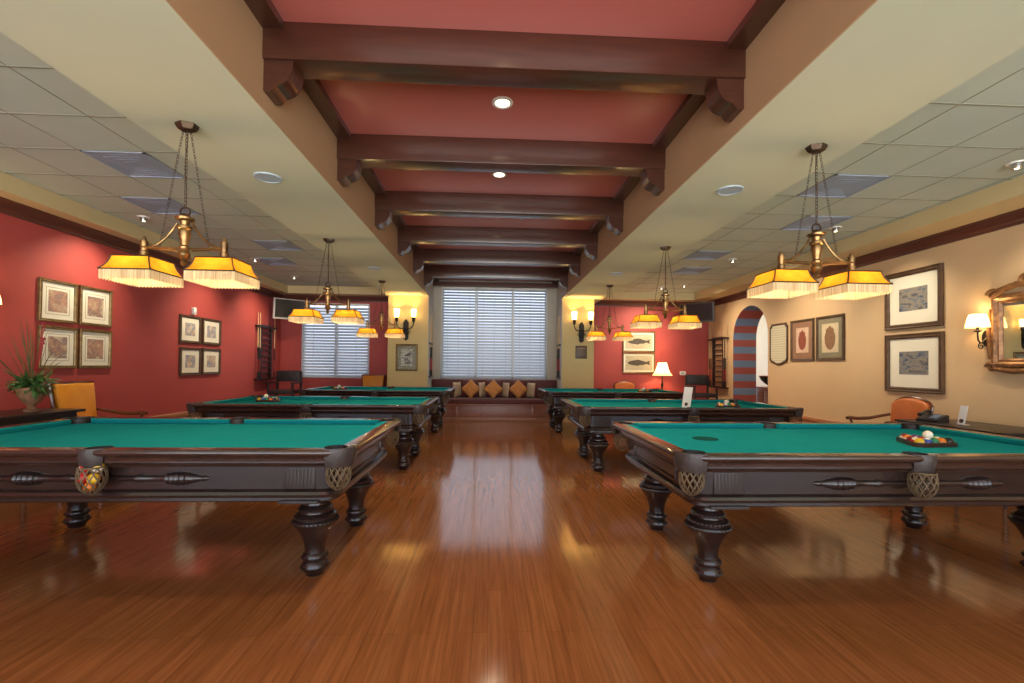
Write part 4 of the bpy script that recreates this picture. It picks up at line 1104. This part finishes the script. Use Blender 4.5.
def pillow_mesh(w, th, mat):
    n = 14; mb = MB(); g = {}
    for side in (1, -1):
        for i in range(n + 1):
            for j in range(n + 1):
                u, v = -1 + 2 * i / n, -1 + 2 * j / n
                z = th / 2 * ((1 - u ** 4) * (1 - v ** 4)) ** 0.5
                pin = 1 - 0.07 * (1 - abs(u)) * abs(v) ** 3 - 0.07 * 0; piv = 1 - 0.07 * (1 - abs(v)) * abs(u) ** 3
                if side == -1 and (i in (0, n) or j in (0, n)): g[(side, i, j)] = g[(1, i, j)]
                else: g[(side, i, j)] = mb.bm.verts.new((u * w / 2 * piv, -side * z, v * w / 2 * pin))
        for i in range(n):
            for j in range(n): mb.face([g[(side, i, j)], g[(side, i + 1, j)], g[(side, i + 1, j + 1)], g[(side, i, j + 1)]])
    return mb
def pillow(x, y, z, w, th, mat, roll, lean, yaw, label, group):
    o = pillow_mesh(w, th, mat).build('throw_pillow', mat)
    o.matrix_world = Matrix.Translation((x, y, z)) @ Matrix.Rotation(yaw, 4, 'Z') @ Matrix.Rotation(lean, 4, 'X') @ Matrix.Rotation(roll, 4, 'Y')
    return tag(o, label, 'pillow', group)
for x, lab in ((-0.47, 'left'), (0.065, 'middle'), (0.665, 'right')):
    pillow(x, 10.83, 0.735, 0.345, 0.10, 'pillow_orange', PI / 4, R(-16), 0, lab + ' one of three orange pillows stood on a corner on the window seat', 'orange pillows on the window seat')
for x, yw, lab in ((-0.80, 1.1, 'leftmost'), (-0.20, 1.15, 'second from left'), (0.36, -1.15, 'third from left'), (0.97, -1.1, 'rightmost')):
    pillow(x, 10.93, 0.715, 0.36, 0.07, 'pillow_cream', 0, R(-6), yw, lab + ' of the narrow looking cream pillows on the window seat', 'cream pillows on the window seat')
for x, lab in ((-0.50, 'left'), (0.08, 'middle'), (0.67, 'right')):
    pillow(x, 11.03, 0.745, 0.42, 0.10, 'burgundy', 0, R(-10), 0, 'burgundy square pillow behind the ' + lab + ' orange pillow on the window seat', 'burgundy pillows on the window seat')

# ------------------------------------------------------------------ cues and cue racks
def cue(loc, lean_x, lean_y, label, group, rz=0.0, length=1.45):
    t = thing('pool_cue', label, 'pool cue', loc, rz, group)
    L = length
    m = Matrix.Rotation(lean_x, 4, 'X') @ Matrix.Rotation(lean_y, 4, 'Y')
    MB().lathe([(0.012, 0.0), (0.0148, 0.01), (0.0145, 0.12), (0.0135, 0.14)], n=10).xform(m).build('butt', 'cue_butt', t)
    MB().lathe([(0.0138, 0.14), (0.0135, 0.42)], n=10).xform(m).build('wrap', 'cue_wrap', t)
    MB().lathe([(0.0135, 0.42), (0.0115, 0.68)], n=10).xform(m).build('forearm', 'cue_butt', t)
    MB().lathe([(0.0115, 0.68), (0.0068, L - 0.015), (0.0062, L)], n=10).xform(m).build('shaft', 'cue_shaft', t)
    return t
def cue_rack(loc, rz, label, group):
    """local: against y = 0, front -y; two posts, a top and bottom rail and narrow ball shelves"""
    t = thing('cue_rack', label, 'cue rack', loc, rz, group)
    for s in (-1, 1): MB().box(s * 0.24 - 0.03, s * 0.24 + 0.03, -0.05, 0.0, 0.0, 1.20, 0.004).build('post', 'black_wood', t)
    mb = MB().box(-0.43, 0.43, -0.085, 0.0, 1.16, 1.20, 0.004); mb.box(-0.27, 0.27, -0.06, 0.0, 1.20, 1.225, 0.004); mb.build('top_rail', 'black_wood', t)
    MB().box(-0.43, 0.43, -0.10, 0.0, -0.005, 0.03, 0.004).build('bottom_rail', 'black_wood', t)
    for k in range(8):
        z = 0.12 + 0.13 * k
        mb = MB().box(-0.21, 0.21, -0.06, 0.0, z, z + 0.014); mb.box(-0.21, 0.21, -0.062, -0.054, z + 0.014, z + 0.03); mb.build('ball_shelf', 'black_wood', t, False)
    return t
cue_rack((XL + 0.001, 10.52, 0.93), LW, 'dark wooden cue rack with ball shelves at the end of the red wall', 'wall cue racks')
cue_rack((XR - 0.001, 10.73, 0.82), RW, 'dark wooden cue rack with ball shelves on the tan wall past the arch', 'wall cue racks')
for k, (y, lab) in enumerate(((10.13, 'pale cue standing at the near end of the red wall cue rack'), (10.22, 'second pale cue from the near end of the red wall cue rack'), (10.89, 'cue at the far end of the red wall cue rack'))):
    cue((XL + 0.055, y, 0.961), 0, 0, lab, 'cues in the red wall rack')
for k, (y, lab) in enumerate(((10.34, 'cue at the near end of the tan wall cue rack'), (10.43, 'second cue from the near end of the tan wall cue rack'), (11.05, 'second cue from the far end of the tan wall cue rack'), (11.13, 'cue at the far end of the tan wall cue rack'))):
    cue((XR - 0.055, y, 0.851), 0, 0, lab, 'cues in the tan wall rack')
# cue holders on the niche sides, seen edge on
for s, x, word in ((1, CL + 0.0125, 'left'), (-1, CR - 0.0125, 'right')):
    t = thing('cue_holder', 'small cue holder on the %s side of the window niche, seen edge on' % word, 'cue holder', (x, 10.78, 1.0), LW if s == 1 else RW, 'cue holders in the window niche')
    MB().box(-0.20, 0.20, -0.05, 0.0, 0.0, 0.04, 0.004).build('lower_shelf', 'black_wood', t)
    MB().box(-0.20, 0.20, -0.045, 0.0, 0.78, 0.82, 0.004).build('upper_clip', 'black_wood', t)
    for k in range(3):
        cue((x + s * 0.026, 10.78 - s * 0.0 - 0.14 + 0.14 * k, 1.041), 0, 0, '%s cue in the holder on the %s side of the window niche' % (('near', 'middle', 'far')[k], word), 'cues in the window niche')

# ------------------------------------------------------------------ televisions
def tv(loc, rz, tilt, label, shell):
    t = thing('wall_television', label, 'television', loc, rz, 'televisions high in the back corners')
    m = Matrix.Rotation(tilt, 4, 'X')
    MB().box(-0.40, 0.40, -0.02, 0.05, -0.24, 0.24, 0.008).xform(m).build('tv_body', shell, t)
    MB().box(-0.365, 0.365, -0.024, -0.018, -0.20, 0.215).xform(m).build('screen', 'screen', t, False)
    MB().box(-0.05, 0.05, 0.045, 0.30, -0.04, 0.04, 0.005).build('wall_bracket', 'iron', t)
tv((-4.66, 10.78, 2.56), R(38), R(6), 'grey edged flat television in the back left corner by the blue window', 'tv_grey')
tv((5.0, 10.78, 2.64), R(-38), R(6), 'black flat television in the back right corner above the cue rack', 'tv_black')
t = thing('wall_thermostat', 'small white box on the red back wall above the black chair', 'thermostat', (4.88, YB - 0.001, 1.155))
MB().box(-0.075, 0.075, -0.025, 0.0, -0.05, 0.05, 0.006).build('cover', 'white_plastic', t)
MB().box(-0.045, 0.02, -0.027, -0.024, -0.02, 0.025).build('display', 'vent_dark', t, False)
t = thing('wall_sensor', 'small white sensor on the red wall above the four far prints', 'sensor', (XL + 0.001, 8.03, 2.18), LW)
MB().box(-0.035, 0.035, -0.05, 0.0, -0.06, 0.06, 0.012).build('sensor_case', 'white_plastic', t)
MB().sphere((0, -0.045, -0.01), 0.022, 12, 8).build('sensor_eye', 'paper', t)

# ------------------------------------------------------------------ chairs (front towards -y)
def panel(w0, w1, h, th, z0, arch=0.0, n=12):
    """upholstered back: trapezium with an optional arched top, padded front"""
    mb = MB()
    out = [(-w0 / 2, 0), (w0 / 2, 0), (w1 / 2, h * 0.86)]
    out += [(w1 / 2 * math.cos(PI * i / n) if arch else w1 / 2 * (1 - 2 * i / n), h * 0.86 + 0.14 * h + (arch * math.sin(PI * i / n) - (0.14 * h if arch else 0))) for i in range(n + 1)] if not arch else \
           [(w1 / 2 * (1 - 2 * i / n), h * 0.86 + arch * (math.sin(PI * i / n) ** 0.6)) for i in range(1, n)]
    out += [(-w1 / 2, h * 0.86)]
    if not arch: out = [(-w0 / 2, 0), (w0 / 2, 0), (w1 / 2, h), (-w1 / 2, h)]
    cx, cz = 0, h / 2
    def sc(k, y): return [(cx + (x - cx) * k, y, z0 + cz + (z - cz) * k) for x, z in out]
    mb.loft([sc(0.97, th / 2), sc(1.0, th * 0.3), sc(1.0, -th * 0.3), sc(0.96, -th * 0.48), sc(0.85, -th * 0.62), sc(0.4, -th * 0.7)])
    return mb
def make_armchair(leather, arched, label, name, seat_h=0.48, top=1.02):
    t = thing(name, label, 'armchair')
    W = 0.56
    lean = Matrix.Translation((0, 0.23, seat_h - 0.06)) @ Matrix.Rotation(R(-9), 4, 'X')
    MB().box(-W / 2 + 0.01, W / 2 - 0.01, -0.27, 0.23, seat_h - 0.08, seat_h + 0.02, 0.03).build('seat', leather, t)
    bh = top - seat_h - 0.02
    panel(0.44, 0.50, bh - 0.06, 0.07, 0.10, 0.085 if arched else 0.0).xform(lean).build('backrest', leather, t)
    mb = MB()
    if arched:
        pts = [(-0.235, 0.02, 0.0), (-0.262, 0.02, 0.10 + (bh - 0.06) * 0.86)]
        mb.tube([pts[0], pts[1]], 0.018, 8); mb.tube([(-p[0], p[1], p[2]) for p in pts], 0.018, 8)
        zt = 0.10 + (bh - 0.06) * 0.86
        mb.tube([(0.262 * (1 - 2 * i / 14), 0.02, zt + 0.098 * (math.sin(PI * i / 14) ** 0.6 if 0 < i < 14 else 0)) for i in range(15)], 0.018, 8)
    else:
        for s in (-1, 1): mb.tube([(s * 0.235, 0.02, 0.0), (s * 0.268, 0.02, bh + 0.055)], 0.022, 8)
        mb.box(-0.28, 0.28, 0.0, 0.04, bh + 0.038, bh + 0.068, 0.008)
    mb.xform(lean).build('back_frame', 'chair_wood', t)
    MB().box(-W / 2, W / 2, -0.27, 0.24, seat_h - 0.14, seat_h - 0.075, 0.008).build('seat_frame', 'chair_wood', t)
    for s in (-1, 1):
        x = s * (W / 2)
        a = [(s * 0.26, 0.26, 0.70), (x + s * 0.01, 0.15, 0.675), (x + s * 0.02, 0.0, 0.645), (x + s * 0.02, -0.14, 0.64), (x + s * 0.015, -0.27, 0.65), (x + s * 0.01, -0.31, 0.645)]
        mb = MB().tube(a, [0.018, 0.020, 0.022, 0.023, 0.024, 0.020], 8)
        mb.tube([(x + s * 0.012, -0.26, 0.64), (x + s * 0.005, -0.23, 0.55), (x - s * 0.01, -0.22, seat_h - 0.08)], 0.016, 8)
        mb.build('arm', 'chair_wood', t)
        MB().tube([(s * (W / 2 - 0.03), -0.23, seat_h - 0.12), (s * (W / 2 - 0.025), -0.235, 0.2), (s * (W / 2 - 0.03), -0.24, 0.0)], [0.028, 0.022, 0.017], 8).build('leg', 'chair_wood', t)
        MB().tube([(s * (W / 2 - 0.04), 0.21, seat_h - 0.12), (s * (W / 2 - 0.04), 0.235, 0.2), (s * (W / 2 - 0.04), 0.28, 0.0)], [0.026, 0.022, 0.018], 8).build('leg', 'chair_wood', t)
    return t
c = make_armchair('orange_leather', False, 'orange leather square backed armchair against the red wall by the plant', 'leather_armchair', 0.49, 1.07)
c.location = (-4.62, 5.60, 0); c.rotation_euler = (0, 0, LW)
clone(c, 'orange square backed armchair under the blue window by the left yellow pier', (-2.83, 10.75, 0), 0.0)
c2 = make_armchair('rust_leather', True, 'rust leather armchair with arched back against the tan wall under the landscapes', 'arched_armchair', 0.47, 0.95)
c2.location = (5.05, 5.52, 0); c2.rotation_euler = (0, 0, RW)
clone(c2, 'rust leather armchair with arched back against the red back wall below the fish pictures', (3.31, 10.75, 0), 0.0)
def make_spectator():
    t = thing('spectator_chair', 'tall black leather chair in the back left corner under the television', 'chair')
    for s in (-1, 1):
        MB().box(s * 0.27 - 0.022, s * 0.27 + 0.022, 0.20, 0.245, 0.0, 1.12, 0.005).build('rear_leg', 'black_wood', t)
        MB().box(s * 0.27 - 0.022, s * 0.27 + 0.022, -0.25, -0.205, 0.0, 0.84, 0.005).build('front_leg', 'black_wood', t)
        MB().box(s * 0.285 - 0.035, s * 0.285 + 0.035, -0.29, 0.22, 0.838, 0.872, 0.008).build('arm', 'black_wood', t)
    MB().box(-0.26, 0.26, -0.25, 0.22, 0.60, 0.69, 0.02).build('seat', 'leather_black', t)
    mb = MB()
    for y in (-0.23, 0.22): mb.box(-0.26, 0.26, y - 0.014, y + 0.014, 0.24, 0.29, 0.003)
    for s in (-1, 1): mb.box(s * 0.27 - 0.012, s * 0.27 + 0.012, -0.22, 0.22, 0.18, 0.22, 0.003)
    mb.build('stretcher', 'black_wood', t)
    MB().box(-0.25, 0.25, 0.18, 0.235, 0.875, 1.13, 0.022).build('backrest', 'leather_black', t)
    return t
c = make_spectator(); c.location = (-4.72, 10.62, 0); c['group'] = 'tall black chairs in the back corners'
clone(c, 'tall black leather chair in the back right corner beside the cue rack', (5.04, 10.62, 0), 0.0)

# ------------------------------------------------------------------ side tables and what stands on them
def side_table(loc, rz, w, d, h, label, name='side_table'):
    t = thing(name, label, 'table', loc, rz)
    MB().box(-w / 2, w / 2, -d / 2, d / 2, h - 0.028, h, 0.008).build('table_top', 'black_wood', t)
    MB().box(-w / 2 + 0.05, w / 2 - 0.05, -d / 2 + 0.05, d / 2 - 0.05, h - 0.11, h - 0.028, 0.004).build('apron', 'black_wood', t)
    for sx in (-1, 1):
        for sy in (-1, 1):
            x, y = sx * (w / 2 - 0.075), sy * (d / 2 - 0.075)
            MB().lathe([(0.016, 0.0), (0.020, 0.06), (0.018, 0.10), (0.028, h * 0.4), (0.02, h * 0.55), (0.03, h * 0.62), (0.028, h - 0.11)], (x, y, 0), 12).build('leg', 'black_wood', t)
    return t
side_table((-4.66, 4.45, 0), LW, 1.27, 0.62, 0.78, 'dark side table under the potted plant against the red wall')
side_table((5.11, 4.52, 0), RW, 1.15, 0.75, 0.715, 'dark console table with the telephone beside the rust armchair')
side_table((4.13, 10.93, 0), 0, 0.5, 0.5, 0.70, 'small dark lamp table against the red back wall')
# telephone
t = thing('desk_telephone', 'black desk telephone on the console table by the rust armchair', 'telephone', (4.93, 4.83, 0.715), R(-75))
MB().prism([(-0.10, 0.0), (0.10, 0.0), (0.10, 0.075), (0.06, 0.085), (-0.10, 0.028)], -0.10, 0.10, 'x').build('phone_base', 'phone', t)
mb = MB().tube([(-0.07, -0.09, 0.075), (-0.07, -0.04, 0.095), (-0.07, 0.04, 0.115), (-0.07, 0.09, 0.105)], [0.022, 0.017, 0.017, 0.022], 10); mb.build('handset', 'phone', t)
mb = MB()
for i in range(3):
    for j in range(4): mb.box(0.0 + i * 0.026, 0.018 + i * 0.026, -0.065 + j * 0.028, -0.047 + j * 0.028, 0.045 + j * 0.0085, 0.057 + j * 0.0085, 0.002)
mb.build('keypad', 'vent', t)
card('table_card', 4.99, 4.58, 0.715, R(-88), 0.075, 0.20, 0.045, 'white slanted card standing beside the telephone on the console table')
# table lamp
t = thing('table_lamp', 'lit table lamp with a flared cream shade against the red back wall', 'table lamp', (4.21, 10.92, 0.70))
MB().lathe([(0.075, 0.0), (0.078, 0.015), (0.05, 0.03), (0.022, 0.05), (0.018, 0.10), (0.034, 0.15), (0.036, 0.19), (0.016, 0.24), (0.012, 0.33), (0.018, 0.35), (0.01, 0.37), (0.008, 0.46)], n=18).build('lamp_base', 'bronze', t)
so = MB().lathe([(0.255, 0.40), (0.205, 0.46), (0.16, 0.54), (0.125, 0.64), (0.105, 0.71)], n=8, cap0=False, cap1=False).build('lamp_shade', 'cream_shade', t, True, angle=25)
MB().sphere((0, 0, 0.52), 0.03, 12, 8, (1, 1, 1.2)).build('bulb', 'bulb', so)
MB().lathe([(0.006, 0.70), (0.012, 0.72), (0.004, 0.75)], n=10).build('finial', 'brass', t)
light('POINT', 'table_lamp_light', (4.21, 10.92, 1.30), 26, WARM, 0.05)
# plant in an urn
def make_plant():
    t = thing('potted_plant', 'leafy plant with tall blades and red spikes in a footed urn, far left', 'plant', (-4.60, 4.76, 0.78))
    MB().lathe([(0.09, 0.0), (0.092, 0.02), (0.06, 0.035), (0.045, 0.06), (0.06, 0.085), (0.11, 0.12), (0.155, 0.18), (0.175, 0.24), (0.185, 0.262), (0.192, 0.285), (0.178, 0.29), (0.165, 0.26)], n=28, cap1=False).build('urn', 'urn', t)
    MB().lathe([(0.0, 0.262), (0.17, 0.262)], n=24, cap0=False, cap1=False).build('soil', 'soil', t)
    r = random.Random(3)
    mb = MB()
    def leaf(mb, base, az, elev, L, w, droop, n=6):
        d = Vector((math.cos(az) * math.cos(elev), math.sin(az) * math.cos(elev), math.sin(elev))); p = Vector(base)
        side = Vector((-math.sin(az), math.cos(az), 0)); rows = []
        for i in range(n + 1):
            u = i / n; ww = w * math.sin(PI * min(1, 0.06 + 0.94 * u)) ** 0.7 * (1 if u < 1 else 0.02)
            nrm = d.cross(side) * (0.22 * ww)
            rows.append((p - side * ww / 2 - nrm, p.copy(), p + side * ww / 2 - nrm))
            d = (d + Vector((0, 0, -droop / n))).normalized(); p = p + d * (L / n)
        vs = [mb.verts(q) for q in rows]
        for a, b in zip(vs, vs[1:]):
            mb.face([a[0], a[1], b[1], b[0]]); mb.face([a[1], a[2], b[2], b[1]])
    for i in range(120):
        az = r.uniform(0, 2 * PI); rr = r.uniform(0.02, 0.14)
        leaf(mb, (rr * math.cos(az), rr * math.sin(az), 0.27 + r.uniform(0, 0.10)), az + r.uniform(-0.5, 0.5), r.uniform(0.1, 1.25), r.uniform(0.13, 0.27), r.uniform(0.045, 0.085), r.uniform(0.7, 2.2))
    mb.build('leaves', 'leaf', t)
    mb = MB()
    for i in range(17):
        az = r.uniform(0, 2 * PI) if i > 5 else (-1.45, -1.2, -1.7, 1.4, 1.7, -1.0)[i]
        leaf(mb, (r.uniform(-0.05, 0.05), r.uniform(-0.05, 0.05), 0.27), az, r.uniform(0.75, 1.35) if i > 5 else r.uniform(0.5, 0.9), r.uniform(0.55, 0.95), 0.016, r.uniform(0.05, 0.5), 9)
    mb.build('tall_blades', 'blade', t)
    mb = MB()
    for i in range(5):
        az = r.uniform(0.6, 2.4); L = r.uniform(0.62, 0.85); tx = 0.20
        top = Vector((math.cos(az) * L * tx, math.sin(az) * L * tx, 0.27 + L)); b = Vector((0, 0, 0.27))
        mb.tube([b, (b + top) / 2 + Vector((0.01, 0, 0)), top], 0.004, 5)
        for k in range(9):
            q = b + (top - b) * (0.62 + 0.042 * k)
            mb.sphere(q + Vector((r.uniform(-0.012, 0.012), r.uniform(-0.012, 0.012), 0)), 0.010, 6, 4, (1, 1, 1.4))
    mb.build('flower_spikes', 'petal', t)
    t.scale = (0.64, 0.64, 0.84)
make_plant()

# hall furniture glimpsed through the arch
t = thing('hall_cabinet', 'carved wooden cabinet glimpsed through the striped arch', 'cabinet', (6.65, 10.35, 0), RW)
MB().box(-0.35, 0.35, -0.22, 0.22, 0.06, 0.82, 0.006).build('carcass', 'bench_wood', t)
MB().box(-0.38, 0.38, -0.25, 0.24, 0.82, 0.86, 0.006).build('cabinet_top', 'bench_wood', t)
for s in (-1, 1):
    d = MB().box(s * 0.17 - 0.155, s * 0.17 + 0.155, -0.235, -0.22, 0.12, 0.76, 0.005).build('door', 'bench_wood', t)
    MB().sphere((s * 0.04, -0.245, 0.46), 0.014, 8, 6).build('door_knob', 'brass', d)
MB().box(-0.35, 0.35, -0.20, 0.22, 0.0, 0.06).build('plinth', 'black_wood', t)
t = thing('wide_bowl', 'dark wide bowl tilted on the cabinet seen through the striped arch', 'bowl', (6.62, 10.35, 0.86))
mb = MB().lathe([(0.09, 0.0), (0.10, 0.015), (0.07, 0.03), (0.14, 0.07), (0.24, 0.17), (0.28, 0.26), (0.27, 0.262), (0.22, 0.17), (0.12, 0.085), (0.0, 0.07)], n=26, cap1=False); mb.build('bowl', 'phone', t)
MB().ring((0, 0, 0.26), 0.275, 0.009, n=26, m=6).build('bowl_rim', 'rust_leather', t)
light('POINT', 'hall_light', (7.2, 9.6, 2.7), 32, (1.0, 0.86, 0.66), 0.15)

# ------------------------------------------------------------------ daylight: sky outside the windows, and fill let in where the end wall is left off
SKY = (1.55, 1.85, 2.3, 1); FILL_BELOW = (7.0, 6.95, 6.6, 1); BACK = (1.15, 1.30, 1.55, 1)
w = bpy.data.worlds.new('World'); scn.world = w; w.use_nodes = True
nt = w.node_tree; nt.nodes.clear()
bg = nt.nodes.new('ShaderNodeBackground'); wo = nt.nodes.new('ShaderNodeOutputWorld')
# pale sky above, brighter lower half added to light the ceilings
tcw = nt.nodes.new('ShaderNodeTexCoord'); spw = nt.nodes.new('ShaderNodeSeparateXYZ'); nt.links.new(tcw.outputs['Generated'], spw.inputs[0])
bg.inputs[1].default_value = 1.0
mpw = nt.nodes.new('ShaderNodeMapRange'); mpw.inputs[1].default_value = -0.05; mpw.inputs[2].default_value = 0.08
nt.links.new(spw.outputs['Z'], mpw.inputs[0])
mxw = nt.nodes.new('ShaderNodeMix'); mxw.data_type = 'RGBA'; nt.links.new(mpw.outputs[0], mxw.inputs[0])
mxw.inputs[6].default_value = FILL_BELOW; mxw.inputs[7].default_value = SKY
mpb = nt.nodes.new('ShaderNodeMapRange'); mpb.inputs[1].default_value = -0.2; mpb.inputs[2].default_value = 0.2
nt.links.new(spw.outputs['Y'], mpb.inputs[0])
mxb = nt.nodes.new('ShaderNodeMix'); mxb.data_type = 'RGBA'; nt.links.new(mpb.outputs[0], mxb.inputs[0])
nt.links.new(mxw.outputs[2], mxb.inputs[6]); mxb.inputs[7].default_value = BACK          # set dimmer on this side so the blinds stay grey
nt.links.new(mxb.outputs[2], bg.inputs[0])
nt.links.new(bg.outputs[0], wo.inputs[0])
def portal(x, y, z, sx, sz, rx):
    l = bpy.data.lights.new('daylight_portal', 'AREA'); l.shape = 'RECTANGLE'; l.size = sx; l.size_y = sz; l.cycles.is_portal = True
    o = bpy.data.objects.new('daylight_portal', l); COL.objects.link(o); o.location = (x, y, z); o.rotation_euler = (rx, 0, 0)
portal((WLX0 + WLX1) / 2, YB + 0.3, (WLZ0 + WLZ1) / 2, WLX1 - WLX0, WLZ1 - WLZ0, -PI / 2)
portal((WCX0 + WCX1) / 2, YB + 0.3, (WCZ0 + WCZ1) / 2, WCX1 - WCX0, WCZ1 - WCZ0, -PI / 2)
portal((XL + XR) / 2, YF - 0.02, 1.75, XR - XL, 3.5, PI / 2)

# ------------------------------------------------------------------ camera
F, YAW, PIT, ROLL, H, SH = 451.85, 0.0466, 0.015, 0.0107, 1.2826, 18.156
cd = bpy.data.cameras.new('Camera'); co = bpy.data.objects.new('Camera', cd); COL.objects.link(co)
cd.sensor_fit = 'HORIZONTAL'; cd.sensor_width = 36; cd.lens = F / 1024 * 36; cd.shift_y = SH / 1024
cd.clip_start = 0.05; cd.clip_end = 100
co.matrix_world = Matrix.Translation((0, 0, H)) @ Matrix.Rotation(-YAW, 4, 'Z') @ Matrix.Rotation(PI / 2 + PIT, 4, 'X') @ Matrix.Rotation(ROLL, 4, 'Z')
scn.camera = co
vs = scn.view_settings
vs.view_transform = 'Standard'; vs.look = 'None'; vs.exposure = 0.46; vs.gamma = 1.0; vs.use_curve_mapping = False
scn.cycles.max_bounces = 10; scn.cycles.diffuse_bounces = 6; scn.cycles.glossy_bounces = 4; scn.cycles.transparent_max_bounces = 12
scn.cycles.sample_clamp_indirect = 6.0; scn.cycles.use_denoising = True
scn.cycles.caustics_reflective = False; scn.cycles.caustics_refractive = False
